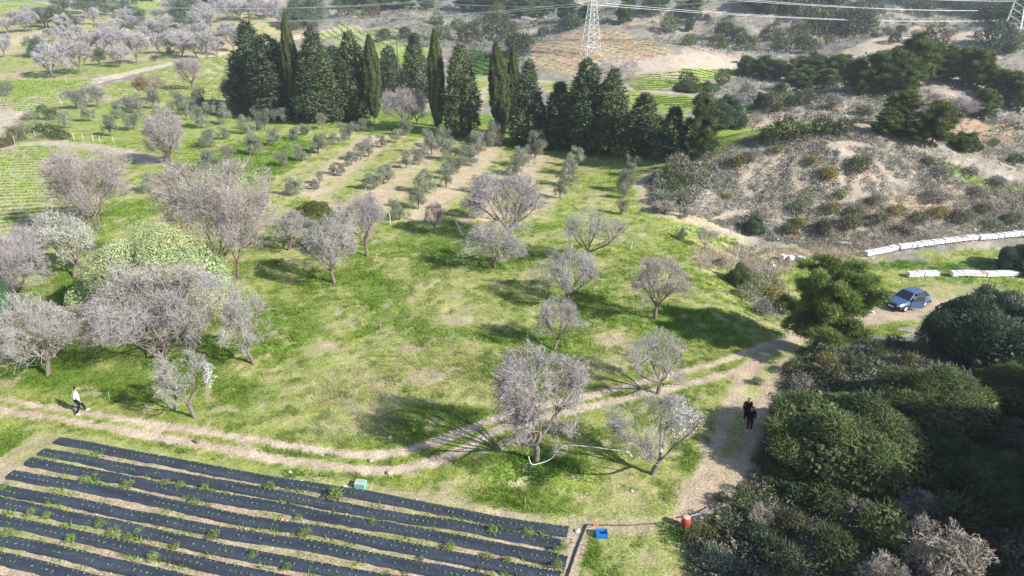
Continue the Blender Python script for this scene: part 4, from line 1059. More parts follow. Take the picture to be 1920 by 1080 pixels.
put_bushes([(1552, 335, 36, "yellow"), (1385, 312, 36, "yellow"), (1612, 325, 46, "green"), (1458, 288, 22, "yellow"), (1520, 308, 24, "yellow"), (1510, 385, 20, "yellow"), (1365, 372, 18, "yellow"), (1575, 375, 26, "yellow"), (1740, 310, 26, "green"), (1760, 330, 28, "grey"), (1820, 330, 30, "grey"), (1862, 276, 24, "green"),
  (1250, 340, 46, "green"), (1270, 322, 44, "grey"), (1290, 350, 40, "green"), (1245, 385, 42, "grey"), (1280, 385, 34, "grey"), (1265, 360, 40, "green"), (1310, 300, 34, "grey"), (1400, 305, 26, "green"), (1480, 262, 60, "green"), (1440, 268, 40, "dark"), (1545, 252, 50, "dark"), (1580, 252, 40, "dark"), (1505, 258, 44, "green"),
  (1500, 395, 34, "grey"), (1560, 400, 34, "yellow"), (1600, 410, 40, "green"), (1640, 420, 40, "green"), (1680, 405, 36, "yellow"), (1720, 420, 34, "green"), (1590, 430, 44, "green"), (1540, 440, 36, "dark"), (1480, 440, 34, "green"), (1700, 440, 34, "grey"), (1760, 410, 40, "yellow"), (1800, 420, 40, "green"), (1840, 400, 30, "green"), (1500, 425, 30, "yellow"), (1420, 415, 30, "grey"), (1890, 420, 36, "green"), (1860, 430, 30, "grey"), (1640, 385, 30, "grey"), (1750, 380, 36, "grey"), (1830, 370, 30, "grey"), (1900, 310, 30, "dark"), (1870, 350, 30, "grey")],
  "right scrub knoll", "bushes on the scrub knoll")
put_bushes([(1430, 200, 26, "yellow"), (1450, 210, 50, "green"), (1480, 200, 30, "dark"), (1350, 160, 40, "green"), (1290, 160, 40, "green"), (1400, 175, 26, "grey"), (1560, 205, 34, "grey"), (1620, 215, 30, "green"), (1510, 195, 40, "green"), (1385, 82, 34, "dark"), (1358, 76, 40, "dark"), (1295, 86, 34, "green"), (1440, 76, 40, "green"), (1345, 92, 40, "green"), (1400, 95, 44, "green"), (1460, 98, 50, "green"), (1510, 98, 40, "dark"), (1500, 80, 50, "green"), (1530, 66, 60, "green"), (1565, 62, 60, "dark"), (1600, 66, 70, "dark"), (1620, 62, 50, "green"), (1570, 48, 50, "green"), (1540, 40, 50, "green"), (1440, 26, 40, "dark"), (1470, 22, 50, "green"), (1500, 36, 50, "dark"), (1750, 85, 50, "green"), (1870, 92, 60, "dark"), (1900, 96, 50, "green"), (1860, 102, 40, "green"), (1600, 36, 46, "dark"), (1640, 32, 40, "green"), (1720, 32, 50, "dark"), (1700, 14, 50, "green"), (1800, 26, 50, "dark"), (1850, 42, 40, "dark"),
  (1250, 62, 40, "green"), (1300, 42, 40, "dark"), (1220, 30, 40, "dark"), (1280, 30, 36, "dark"), (1070, 56, 44, "dark"), (1100, 38, 40, "green"), (1020, 70, 26, "dark"), (940, 78, 60, "green"), (880, 82, 50, "dark"), (900, 72, 50, "green"), (860, 58, 34, "green"), (960, 62, 34, "green"), (985, 90, 40, "dark"), (970, 104, 50, "dark"), (830, 75, 40, "green"), (760, 72, 30, "dark"), (820, 48, 30, "green"), (720, 76, 26, "dark"), (930, 40, 40, "green"), (650, 30, 40, "green"), (700, 32, 40, "green"), (640, 12, 40, "dark"), (560, 20, 40, "green")] ,
  "far hills", "bushes on the far hills")
put_bushes(auto_list([(50, 215), (200, 215), (300, 235), (420, 330), (300, 410), (60, 380), (110, 320), (60, 270)], 95, 410, ["green", "dark", "grey", "green"], 1.8, 4.2), "far right slopes", "bushes on the far right slopes") if False else None
FL = []
for k, (x, y) in enumerate(scatter([(70, 215), (190, 205), (320, 235), (420, 330), (300, 400), (60, 380), (60, 300)], 90, 410, True)[0]):
    u, v, Z = project(x, y, hz(x, y))
    if 960 < u < 1960 and -5 < v < 140: FL.append((u, v, rng.uniform(2.0, 4.6) * FPX / Z, ["green", "dark", "grey"][k % 3]))
put_bushes(FL, "far right slopes", "bushes on the far right slopes")
put_bushes([(95, 225, 30, "green"), (60, 225, 26, "grey"), (75, 248, 26, "green"), (30, 265, 34, "green"), (100, 258, 36, "green"), (6, 180, 30, "grey"), (14, 170, 26, "grey"), (50, 250, 24, "grey"), (80, 210, 20, "green"), (10, 275, 30, "green"), (120, 262, 30, "green")], "left verge of the far road", "bushes by the far road", 12)
put_bushes([(1480, 700, 40, "green"), (1560, 715, 60, "green"), (1610, 700, 60, "green"), (1700, 690, 50, "green"), (1640, 670, 46, "green"), (1500, 730, 46, "grey"), (1420, 720, 26, "grey"), (1550, 690, 46, "yellow"), (1680, 655, 40, "green"), (1730, 668, 40, "grey"), (1440, 560, 46, "yellow"), (1430, 590, 40, "grey"), (1465, 590, 50, "green"), (1400, 560, 40, "grey"), (1350, 500, 30, "grey")], "by the track bend", "bushes at the bend of the track", 15)
# lit tips in the near right shade
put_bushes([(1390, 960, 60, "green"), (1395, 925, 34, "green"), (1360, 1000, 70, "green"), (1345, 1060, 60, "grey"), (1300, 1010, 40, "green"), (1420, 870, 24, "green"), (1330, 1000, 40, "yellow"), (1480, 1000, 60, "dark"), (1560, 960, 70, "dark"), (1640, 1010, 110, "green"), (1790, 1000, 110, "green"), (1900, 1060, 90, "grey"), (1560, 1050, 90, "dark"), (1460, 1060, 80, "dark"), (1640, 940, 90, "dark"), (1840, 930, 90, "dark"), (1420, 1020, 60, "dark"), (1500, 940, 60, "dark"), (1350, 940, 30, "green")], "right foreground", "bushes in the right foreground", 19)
# weedy clumps in meadow and around the beds
HEATH = []
for k, (x, y, top, w, lab) in enumerate([(1760, 1085, 965, 170, "biggest pale twiggy dead heath bush catching sunlight at the bottom right"), (1650, 1110, 1030, 120, "pale dead heath bush at the bottom edge, left of the biggest"), (1700, 960, 900, 110, "brownish dead heath bush in front of the shaded oaks"), (1600, 975, 925, 80, "small pale dead heath bush in the dark scrub"), (1420, 985, 940, 60, "grey dead heath bush beside the white-tipped pipe"), (1245, 400, 372, 60, "pale leafless thicket at the left foot of the scrub knoll")]):
    if k < 2:
        t, c, b = bare_tree(70 + k, Ht=2.0, Wd=3.0, stems=7, trunk=.25, tint=(.50, .43, .37), counts=(14, 5, 5, 4, 3), tw=.014, leaves=2500, lcol=(.16, .17, .09), bsize=.05)
        HEATH.append(Proto(make_tree("heath_bush", None, "bush", None, t, c, b, M_LEAF, "twigs"), 2.0, 3.0))
    loc, h, ww = at(x, y, top, w)
    HEATH[k % 2].put(loc, max(.6, h), ww, k, name="heath_bush", cat="bush", label=lab)

# ---- meadow grass ------------------------------------------------------------
gb = MB()
def ground_colour(q):
    # nearest ground sample: the blades take the colour of the turf they grow from
    r = np.clip(np.searchsorted(ys, q[:, 1]), 1, len(ys) - 1)
    wd = wid[r]; cidx = np.clip(((q[:, 0] / wd + 1) / 2 * (NC - 1)).round().astype(int), 0, NC - 1) + 3
    return C[r, cidx], ZONE[r, cidx]
def meadow(poly, n, seed, h, w, blades, rad, world=False):
    q, rg = scatter(poly, n, seed, world); z = H(q[:, 0], q[:, 1]); q = q[visible(q[:, 0], q[:, 1], z)]
    cc, zz = ground_colour(q)
    green = cc[:, 1] - cc[:, 0]
    p = np.clip(.35 + green * 6, .06, 1); k = (zz == 0) & (rg.random(len(q)) < p)
    q, cc, g = q[k], cc[k], green[k]
    hh = h * (.6 + np.clip(g, 0, .12) * 9) * (0.6 + fbm(q[:, 0] / 2, q[:, 1] / 2, 2, 9))
    tuftfield(gb, q, rg, None, hh, w, blades, rad, .42, .6, colors=cc * np.array([1.04, 1.02, .95]))
meadow([(-34, 20.5), (15, 20.5), (22, 40), (-34, 40)], 95000, 220, .13, .035, 5, .10, True)
meadow([(-48, 40), (24, 40), (26, 62), (-60, 62)], 60000, 221, .15, .06, 4, .16, True)
meadow([(-75, 62), (26, 62), (30, 110), (-100, 110)], 50000, 222, .16, .11, 4, .25, True)
meadow([(18, 40), (60, 45), (62, 75), (20, 72)], 22000, 223, .16, .07, 4, .2, True)
# straw tussocks and dry grass
q, rg = scatter([(1290, 470), (1400, 462), (1600, 470), (1640, 482), (1500, 500), (1400, 520), (1310, 505)], 900, 224); q = q[fbm(q[:, 0] / 3, q[:, 1] / 3, 3, 91) > .45]
tuftfield(gb, q, rg, (.50, .43, .32), rg.uniform(.3, .8, len(q)), .05, 12, .25, .25, .35)
q, rg = scatter([(1600, 380), (1919, 340), (1960, 440), (1800, 455), (1640, 475), (1500, 465)], 1600, 225)
tuftfield(gb, q, rg, (.47, .41, .31), rg.uniform(.25, .6, len(q)), .06, 12, .25, .25, .35)
for pg, n, cc in [([(600, 780), (700, 740), (760, 800), (660, 840), (560, 830)], 500, (.42, .40, .27)), ([(760, 640), (900, 640), (1000, 720), (860, 760), (720, 730)], 900, (.43, .36, .22)), ([(1100, 640), (1180, 640), (1200, 700), (1120, 740)], 300, (.43, .37, .23)), ([(600, 690), (760, 690), (720, 760), (580, 760)], 500, (.42, .37, .22)), ([(780, 440), (880, 560), (1000, 600), (860, 620), (700, 560)], 500, (.38, .37, .2)), ([(1640, 650), (1740, 640), (1760, 700), (1560, 720)], 120, (.45, .37, .25))]:
    q, rg = scatter(pg, n, 226 + n); q = q[::2]; tuftfield(gb, q, rg, np.array(cc) * 1.12, rg.uniform(.1, .32, len(q)), .025, 12, .22, .35, .7)
# lush broad-leaved weeds
for pg, n in [([(500, 840), (640, 858), (640, 864), (500, 848)], 30), ([(520, 880), (600, 890), (640, 896), (600, 900), (540, 895)], 30), ([(1240, 985), (1310, 990), (1290, 1030), (1240, 1020)], 60), ([(1650, 490), (1720, 488), (1760, 503), (1660, 505)], 120), ([(1760, 495), (1900, 485), (1900, 508), (1780, 512)], 160), ([(940, 850), (1060, 860), (1100, 900), (980, 900)], 300)]:
    q, rg = scatter(pg, n, 240 + n); tuftfield(gb, q, rg, (.12, .24, .04), rg.uniform(.1, .3, len(q)), .06, 10, .2, .35, .8)
for pg, n, cc, hh in [([(-36, 21), (16, 21), (20, 42), (-38, 42)], 12000, (.23, .33, .06), .17), ([(-36, 21), (16, 21), (20, 42), (-38, 42)], 12000, (.46, .44, .24), .15), ([(-50, 42), (22, 42), (24, 66), (-60, 66)], 12000, (.24, .33, .06), .22), ([(-50, 42), (22, 42), (24, 66), (-60, 66)], 11000, (.46, .44, .24), .2)]:
    q, rg = scatter(pg, n, 270 + n % 97, True); k = fbm(q[:, 0] / .9, q[:, 1] / .9, 3, 14 + n % 7) > .53; q = q[k]
    c_, zz = ground_colour(q); q = q[(zz == 0) & (c_[:, 1] > c_[:, 0] * .9)]
    tuftfield(gb, q, rg, cc, rg.uniform(.5, 1.3, len(q)) * hh, .028, 9, .09, .35, .8)
tag(gb.build("meadow_grass", M_GRASS), "short green and straw-coloured meadow grass", "grass", kind="stuff")

# loose stones on the tracks and the turning place
pb = MB(); rg = np.random.default_rng(290)
x = rg.uniform(-34, 24, 60000); y = rg.uniform(20.5, 60, 60000); q = np.stack([x, y], 1); z = H(x, y); q = q[visible(x, y, z)]
c_, zz = ground_colour(q); p_ = np.where(zz == 1, .30, .012); q = q[rg.random(len(q)) < p_]; n = len(q)
r = rg.uniform(.012, .045, n) * np.where(rg.random(n) < .05, 1.8, 1); z = GH(q[:, 0], q[:, 1])
oc = np.array([[1, 0, 0], [0, 1, 0], [-1, 0, 0], [0, -1, 0], [0, 0, .7]]) ; a = rg.random(n) * 6.28
R2 = np.stack([np.stack([np.cos(a), -np.sin(a), 0 * a], 1), np.stack([np.sin(a), np.cos(a), 0 * a], 1), np.stack([0 * a, 0 * a, 1 + 0 * a], 1)], 1)
V = np.einsum('nij,kj->nki', R2, oc) * r[:, None, None] * rg.uniform(.7, 1.3, (n, 5, 1)) + np.stack([q[:, 0], q[:, 1], z], 1)[:, None]
F = (np.arange(n)[:, None, None] * 5 + np.array([[0, 1, 4], [1, 2, 4], [2, 3, 4], [3, 0, 4]])[None]).reshape(-1, 3)
pb.add(V.reshape(-1, 3), F, np.repeat(np.array((.50, .43, .35)) * rg.uniform(.55, 1.35, (n, 1)), 5, 0))
tag(pb.build("gravel", M_STONE), "loose pale stones scattered on the dirt tracks", "gravel", kind="stuff")

# ---- crops in the far fields ---------------------------------------------------
cb = MB()
def crop(P, n, seed, color, h, spacing, ang, w=.3, blades=5, rad=.3):
    q, rg = scatter(P, n, seed, True)
    t = q[:, 0] * math.cos(ang) + q[:, 1] * math.sin(ang); s = np.round(t / spacing) * spacing - t
    q = q + np.stack([np.cos(ang) * s, np.sin(ang) * s], 1) * .85
    m = pip(q[:, 0], q[:, 1], P); q = q[m]
    tuftfield(cb, q, rg, color, h, w, blades, rad, .3, .8)
crop(P_V1, 2100, 251, (.30, .40, .08), .3, 1.5, 1.72, .16, 8, .3)
crop(P_V2, 4000, 252, (.28, .38, .07), .3, 1.9, 1.9, .2, 7, .35)
crop(P_V3, 2600, 253, (.27, .37, .08), .3, 3.2, .5, .3, 6, .4)
crop(P_V4, 4000, 254, (.10, .22, .03), .5, 2.4, .5, .3, 7, .4)
crop(P_V5, 2600, 255, (.24, .19, .11), .3, 3.6, .75, .25, 5, .6)
for k, p in enumerate([[(590, 85), (740, 82), (800, 90), (800, 130), (600, 130)], [(1170, 150), (1240, 138), (1380, 128), (1384, 140), (1300, 156), (1200, 172)], [(1180, 178), (1290, 182), (1420, 205), (1400, 215), (1260, 200)], [(0, 150), (100, 150), (190, 150), (110, 180), (60, 210), (0, 205)], [(0, 0), (60, 3), (100, 12), (70, 22), (0, 35)], [(150, 2), (300, 5), (310, 24), (220, 24), (150, 12)]]):
    crop(polyW(p), 1800, 260 + k, (.27, .37, .07), .3, 2.2, 1.9 - .2 * k, .25, 6, .4)
tag(cb.build("field_crop", M_GRASS), "rows of low bright green vine and vegetable plants in the distant fields", "crop", kind="stuff")
# ================================================================ CROP BEDS UNDER BLACK FILM
BEDN = 13
def bed_line(k):
    a = np.array([-24.15 - .22 * k, 30.05 - .905 * k]); b = np.array([2.75 - .2 * k, 23.35 - .86 * k])
    return a, b
seed_pts = []
FILMC = np.array([.040, .048, .066])
for k in range(BEDN):
    rg = np.random.default_rng(500 + k)
    a, b = bed_line(k); d = (b - a) / np.linalg.norm(b - a); nrm = np.array([-d[1], d[0]])
    L = np.linalg.norm(b - a) - rg.uniform(0, .5); n = int(L / .14); s = np.linspace(0, L, n)
    wob = (fbm(s / 6 + k * 7, s * 0 + k, 2, 3) - .5) * .34
    prof = np.array([(-.33, -.03), (-.30, .05), (-.24, .14), (-.12, .165), (0, .155), (.12, .165), (.24, .14), (.30, .05), (.33, -.03)])
    V = []; 
    for j, (o_, h_) in enumerate(prof):
        e = o_ * (1 + .12 * (fbm(s / .5 + j * 3, s * 0 + k * 5, 2, 6) - .5) * (abs(o_) > .3) * 3)
        x = a[0] + d[0] * s + nrm[0] * (e + wob); y = a[1] + d[1] * s + nrm[1] * (e + wob)
        z = GH(x, y) * .3 + H(x, y) * .7 + h_ + (fbm(s / .25 + j * 9, s * 0 + k * 3 + j, 2, 8) - .5) * .06
        if h_ < 0: z = GH(x, y) - .04
        V.append(np.stack([x, y, z], 1))
    V = np.stack(V, 1); m = len(prof)
    idx = np.arange(n * m).reshape(n, m)
    F = np.stack([idx[:-1, :-1], idx[1:, :-1], idx[1:, 1:], idx[:-1, 1:]], -1).reshape(-1, 4)
    tone = (.55 + 1.1 * fbm(np.repeat(s, m) / 1.5, np.tile(np.arange(m), n) * .7 + k * 4, 3, 2))[:, None]
    mb = MB().add(V.reshape(-1, 3), F[:, ::-1], FILMC * tone)
    for e in (0, n - 1): 
        ring = V[e]; c = ring.mean(0)
        mb.add(np.vstack([ring, c]), [[i, i + 1, m] if e else [i + 1, i, m] for i in range(m - 1)], FILMC)
    where = "farthest from the camera, beside the track" if k == 0 else "%s from the track" % nth(k + 1)
    t = thing("crop_bed", "long raised bed under black plastic film, %s" % where, "crop bed", group="parallel crop beds under black film")
    part(mb, "plastic_film", M_PLASTIC, t, True)
    # clods and white stones holding the film edge
    st = MB()
    for i in range(26):
        q = rg.uniform(0, L); sd_ = rg.choice([-1, 1]); p = a + d * q + nrm * sd_ * (.38 + rg.uniform(0, .06)); r = rg.uniform(.02, .05)
        st.lathe([(0, -r), (r, -r * .5), (r * 1.1, 0), (r * .7, r * .6), (0, r * .8)], 6, (p[0], p[1], float(GH(*p)) + .01), tuple(np.array((.42, .33, .24)) * rg.uniform(.8, 1.4)))
    part(st, "clod", M_STONE, t).__setitem__("kind", "stuff")
    for row in (-.14, .14):
        q = np.arange(.25, L - .1, .27) + rg.normal(size=len(np.arange(.25, L - .1, .27))) * .03
        q = q[(rg.random(len(q)) > .16) & (fbm(q / 1.3 + k, q * 0 + row * 9, 2, 4) > .33)]; q = q + rg.normal(size=len(q)) * .03
        w_ = (fbm(q / 6 + k * 7, q * 0 + k, 2, 3) - .5) * .34
        P = a + d * q[:, None] + nrm * (row + w_)[:, None]
        z = GH(P[:, 0], P[:, 1]) * .3 + H(P[:, 0], P[:, 1]) * .7 + .162
        seed_pts += [(P[i, 0], P[i, 1], z[i]) for i in range(len(q))]
# seedlings
def seedling(seed):
    rg = np.random.default_rng(seed); mb = MB()
    for i in range(9):
        a = i * 2.4; r = rg.uniform(.015, .045); c = np.array([[math.cos(a) * r, math.sin(a) * r, rg.uniform(.03, .07)]])
        V, F = leaf_quads(c, unit(np.array([[math.cos(a) * .5, math.sin(a) * .5, 1.]])), .048 * rg.uniform(.7, 1.2), rg, .8)
        mb.add(V, F, np.array((.22, .32, .12)) * rg.uniform(.7, 1.35))
    return mb.build("seedling", M_LEAF)
SDL = [seedling(600 + k) for k in range(4)]
sp = np.array(seed_pts); px_, py_, Zs = project(sp[:, 0], sp[:, 1], sp[:, 2])
vis = (px_ > 0) & (px_ < 1920) & (py_ < 1085); sp = sp[vis | (Zs > 0)]
px_, py_, Zs = project(sp[:, 0], sp[:, 1], sp[:, 2]); vis = (px_ > 2) & (px_ < 1918) & (py_ < 1076)
order = np.argsort(np.where(vis, Zs, 1e9)); near_i, rest = order[:300], order[300:]
for j, i in enumerate(near_i):
    o = SDL[j % 4] if j < 4 else SDL[j % 4].copy()
    if j >= 4: COL.objects.link(o)
    o.location = tuple(sp[i]); o.rotation_euler = (0, 0, rng.uniform(0, 6)); s = rng.uniform(.7, 1.35); o.scale = (s, s, s)
    o.color = tuple(rng.uniform(.8, 1.25, 3)) + (1,)
    tag(o, "small green seedling planted through the black plastic film in the nearest beds", "seedling", "seedlings in the nearest black film beds")
mb = MB(); rg = np.random.default_rng(77); R_ = sp[rest]
n = len(R_); m = 7; b = np.repeat(np.arange(n), m); a = rg.random(n * m) * 6.28; r = rg.uniform(.015, .05, n * m)
P = R_[b] + np.stack([np.cos(a) * r, np.sin(a) * r, rg.uniform(.03, .07, n * m)], 1)
V, F = leaf_quads(P, unit(np.stack([np.cos(a) * .5, np.sin(a) * .5, np.ones(n * m)], 1)), .055 * rg.uniform(.6, 1.3, n * m), rg, .8)
mb.add(V, F, np.repeat(np.array((.20, .33, .09)) * rg.uniform(.7, 1.35, (n * m, 1)), 4, 0))
tag(mb.build("seedling", M_LEAF), "small green seedlings in the farther rows of the black film beds", "seedling", kind="stuff")
# weeds in the alleys
def inalley(n, seed, conc):
    rg = np.random.default_rng(seed); out = []
    while len(out) < n:
        k = rg.integers(0, BEDN - 1); a, b = bed_line(k); a2, b2 = bed_line(k + 1); t = rg.random()
        if fbm(np.array([t * 14 + k * 3.]), np.array([k * 2.1]), 2, 4)[0] < conc: continue
        p = ((a + a2) / 2) * (1 - t) + ((b + b2) / 2) * t + rg.normal(size=2) * .07
        out.append(p)
    return np.array(out), rg
wb_ = MB(); q, rg = inalley(2600, 701, .42)
tuftfield(wb_, q, rg, (.24, .30, .08), rg.uniform(.05, .16, len(q)), .04, 8, .12, .35, .8)
q, rg = inalley(260, 702, .5)
tuftfield(wb_, q, rg, (.20, .33, .06), rg.uniform(.15, .32, len(q)), .06, 16, .16, .35, .8)
tag(wb_.build("weeds", M_GRASS), "green weeds in the soil alleys between the black beds", "weeds", kind="stuff")
WEEDP = [bush(320 + k, c, .45, .6, 350, .07, 8, "weed_plant") for k, c in enumerate([(.2, .33, .06), (.26, .34, .09), (.17, .27, .06)])]
wl = [(740, 545, 30), (243, 915, 26), (400, 1010, 30), (420, 1045, 0), (287, 1050, 24), (478, 1047, 22), (632, 940, 40), (575, 1008, 26), (538, 1068, 22), (135, 1018, 26), (160, 905, 20), (368, 946, 24), (340, 915, 22), (310, 910, 22), (505, 918, 26), (385, 918, 22), (215, 1005, 26), (190, 990, 26), (90, 975, 22), (60, 968, 22), (240, 1010, 22), (925, 1001, 28), (990, 1003, 22), (700, 985, 22), (845, 1035, 28), (915, 1050, 24), (950, 1055, 22), (1045, 1040, 26), (560, 975, 16), (180, 895, 16), (1045, 1065, 26), (1058, 1030, 22), (790, 1050, 16), (680, 1040, 0), (20, 1005, 22), (7, 920, 20), (330, 1030, 20), (260, 1000, 18)]
wo_ = []
for k, (x, y, w) in enumerate(wl):
    if w == 0 or y < 600: continue
    p, Z = W(x, y); wm = w * Z / FPX * .85
    o = WEEDP[k % 3].put((p[0], p[1], float(GH(p[0], p[1]))), wm * .75, wm, k, name="weed_plant", cat="weed", group="big weeds among the black beds", look=["bright green weed", "yellowish green weed", "darker green weed"][k % 3]); wo_.append(o)
autolabel(wo_, "", "black beds", 12)
# ================================================================ OBJECTS
def gp(x, y):
    p, Z = W(x, y); return np.array([p[0], p[1], float(GH(p[0], p[1]))]), Z
# ---- crates -----------------------------------------------------------------
def crate(name, label, x, y, w, d, h, colr, rz, lid=False):
    p, _ = gp(x, y); t = thing(name, label, "crate", tuple(p + [0, 0, .01]), rz)
    c = np.array(colr); b = MB(); b.box((0, 0, .02), (w, d, .03), c * .8); part(b, "base", M_PAINT, t)
    for s, ax in ((1, 0), (-1, 0), (1, 1), (-1, 1)):
        b = MB(); L = w if ax else d
        for zc in np.linspace(.05, h - .02, 4):
            cx = (0, s * (d / 2 - .012), zc) if ax else (s * (w / 2 - .012), 0, zc)
            b.box(cx, (L - .06, .02, h * .13) if ax else (.02, L - .06, h * .13), c)
        for u_ in np.linspace(-L / 2 + .06, L / 2 - .06, 6):
            cx = (u_, s * (d / 2 - .012), h / 2) if ax else (s * (w / 2 - .012), u_, h / 2)
            b.box(cx, (.018, .014, h - .02) if ax else (.014, .018, h - .02), c * .9)
        part(b, "side", M_PAINT, t)
    b = MB()
    for sx in (-1, 1):
        for sy in (-1, 1): b.box((sx * (w / 2 - .015), sy * (d / 2 - .015), h / 2), (.035, .035, h), c)
    part(b, "corner_post", M_PAINT, t)
    if lid:
        b = MB(); b.box((-.02, .0, h + .012), (w * .98, d * .96, .02), (.50, .56, .50)); b.box((.05, .02, h + .03), (w * .7, d * .5, .015), (.42, .44, .40)); part(b, "lid", M_PAINT, t)
    return t
crate("plastic_crate", "bright blue open plastic crate on the grass near the red barrel", 1128, 1006, .5, .36, .26, (.02, .20, .58), -.03)
crate("plastic_crate", "pale turquoise plastic crate with a lid beside the black film beds", 677, 913, .5, .38, .26, (.22, .52, .44), -.15, True)
# ---- red barrel --------------------------------------------------------------
p, _ = gp(1285, 988); t = thing("barrel", "faded red plastic barrel standing at the end of the black hose", "barrel", tuple(p), .2, scale=(.85, .85, .78))
b = MB(); prof = [(0, 0), (.2, 0), (.225, .04), (.235, .2), (.225, .26), (.238, .3), (.24, .5), (.225, .55), (.22, .66), (.19, .7), (.185, .66), (0, .66)]
b.lathe(prof, 20, col=(.55, .07, .05)); part(b, "body", M_PAINT, t, True)
b = MB(); b.lathe([(.1, .665), (.19, .70), (.2, .73), (.17, .745), (0, .75)], 20, col=(.62, .42, .38)); part(b, "lid", M_PAINT, t, True)
for s in (-1, 1):
    b = MB(); b.tube([(s * .2, -.05, .66), (s * .25, -.03, .74), (s * .25, .05, .74), (s * .2, .06, .66)], .015, 6, (.5, .08, .06)); part(b, "handle", M_PAINT, t)
def hosething(name, label, cat, pts, r, colr, sag=None, lift=.03, extra=None, mat=None):
    P = smooth_line(np.array(pts, float), 5)
    t = thing(name, label, cat, tuple(P[0]))
    b = MB(); b.tube(P - P[0], r, 7, colr); part(b, "hose", mat or M_PAINT, t, True)
    if extra: extra(t, P)
    return t
def gl(lst, lift): return [tuple(gp(x, y)[0] + [0, 0, lift]) for x, y in lst]
def fit(colr):
    def f(t, P):
        for q in (P[3], P[-4]):
            b = MB(); b.box(q - P[0], (.16, .09, .09), colr); b.tube([q - P[0] + [-.12, 0, 0], q - P[0] + [.12, 0, 0]], .045, 8, colr); part(b, "coupling", M_PAINT, t)
    return f
hosething("irrigation_hose", "dark flat hose with orange couplings lying from the bed corner to the red barrel", "hose", gl([(1100, 984), (1130, 986), (1170, 986), (1210, 983), (1250, 980), (1272, 978)], .04), .03, (.10, .095, .085), extra=fit((.75, .22, .07)))
hosething("irrigation_pipe", "straight grey pipe propped from the red barrel up into the dark scrub", "pipe", [tuple(gp(1290, 980)[0] + [0, 0, .35]), tuple(gp(1325, 972)[0] + [0, 0, .42]), tuple(gp(1358, 962)[0] + [0, 0, .5])], .028, (.36, .40, .44))
hosething("irrigation_pipe", "long black pipe edging the right end of the black film beds", "pipe", gl([(1100, 984), (1092, 1005), (1082, 1030), (1072, 1060), (1062, 1090)], .05), .035, (.03, .035, .045))
a0 = gp(1000, 868)[0]; a1 = gp(1222, 893)[0]
hosething("water_hose", "white hose looped round the large pinkish almond and strung to the white-blossomed almond", "hose",
    [tuple(a0 + [-.25, .0, .35]), tuple(a0 + [-.1, -.3, .12]), tuple(a0 + [.25, -.25, .1]), tuple(a0 + [.9, -.1, .3]), tuple(a0 + [1.5, .3, .75]), tuple(a0 + [2.6, .35, .72]), tuple(a0 + [3.9, .1, .7]), tuple(a0 + [4.7, .05, .62]), tuple(a0 + [5.0, -.1, .35])], .022, (.78, .78, .80))
# ---- stakes, posts -------------------------------------------------------------
def post(x, y, h, r, colr, name, label, tilt=(0, 0), group=None, cat="post"):
    p, Z = gp(x, y); o = MB()
    o.tube([(0, 0, -.2), (tilt[0] * h * .5, tilt[1] * h * .5, h * .5), (tilt[0] * h, tilt[1] * h, h)], [r, r * .95, r * .85], 6, colr)
    o = o.build(name, M_STONE); o.location = tuple(p); return tag(o, label, cat, group)
WP = (.62, .60, .56)
PG = "white fence posts along the grove"
for x, y, hpx, tl, lab in [(1366, 445, 22, (.25, 0), "white concrete post leaning right, at the top of the stony strip"), (1428, 440, 24, (0, 0), "white concrete post right beside the small dark oak"), (1378, 488, 26, (.2, 0), "white concrete post among straw-coloured grass near the bank"), (1610, 412, 12, (.1, 0), "short white post in the scrub of the knoll"), (1182, 466, 14, (.2, 0), "short leaning white post on the meadow right of the airy almond"),
     (732, 422, 24, (0, 0), "white post at the near corner of the olive grove"), (866, 437, 24, (-.5, 0), "leaning grey-white post beside the small dark bare tree"), (116, 196, 14, (-.15, 0), "white post beside the far dirt road"), (86, 248, 18, (0, 0), "thick white gate post at the corner of the left vineyard"), (125, 156, 10, (0, 0), "short white marker at the junction of the far road")]:
    p, Z = W(x, y); post(x, y, hpx * Z / FPX, .055, WP, "fence_post", lab, tl)
fps = []
for k, (x, y, hp) in enumerate([(28, 268, 12), (48, 258, 12), (78, 250, 10), (106, 250, 11), (139, 262, 12), (156, 263, 12), (175, 264, 12), (188, 266, 12), (213, 266, 10), (281, 274, 11), (66, 255, 10)]):
    p, Z = W(x, y); o = post(x, y, hp * Z / FPX, .05, WP, "fence_post", None, (0, 0), PG); o["look"] = "thin white fence post"; fps.append(o)
for k, o in enumerate(sorted(fps, key=lambda o: project(*o.location)[0])):
    del o["look"]; o["label"] = "thin white fence post, %s from left above the left vineyard" % nth(k + 1)
sk = (.34, .30, .25)
post(892, 566, .9, .025, sk, "stake", "thin pale stake standing alone in mid meadow left of the almond pair", (.12, 0), None, "stake")
post(714, 618, .9, .025, sk, "stake", "thin pale stake standing in the left half of the meadow", (0, 0), None, "stake")
post(776, 555, .7, .02, sk, "stake", "short thin stake in the straw patch of the upper meadow", (.1, 0), None, "stake")
post(207, 755, .7, .02, sk, "stake", "thin stake just right of the walker in white", (0, .1), None, "stake")
post(985, 955, .7, .02, sk, "stake", "thin stake between the track and the black beds", (0, 0), None, "stake")
post(1272, 770, .5, .02, sk, "stake", "short stake beside the lower rut near the sparse almond", (0, 0), None, "stake") if False else None
p, _ = gp(701, 490); t = thing("forked_stake", "forked grey prop stake leaning beside the dark-trunked almond", "stake", tuple(p))
b = MB(); b.tube([(0, 0, -.1), (.35, 0, .7)], [.03, .025], 6, (.55, .52, .48)); part(b, "pole", M_STONE, t)
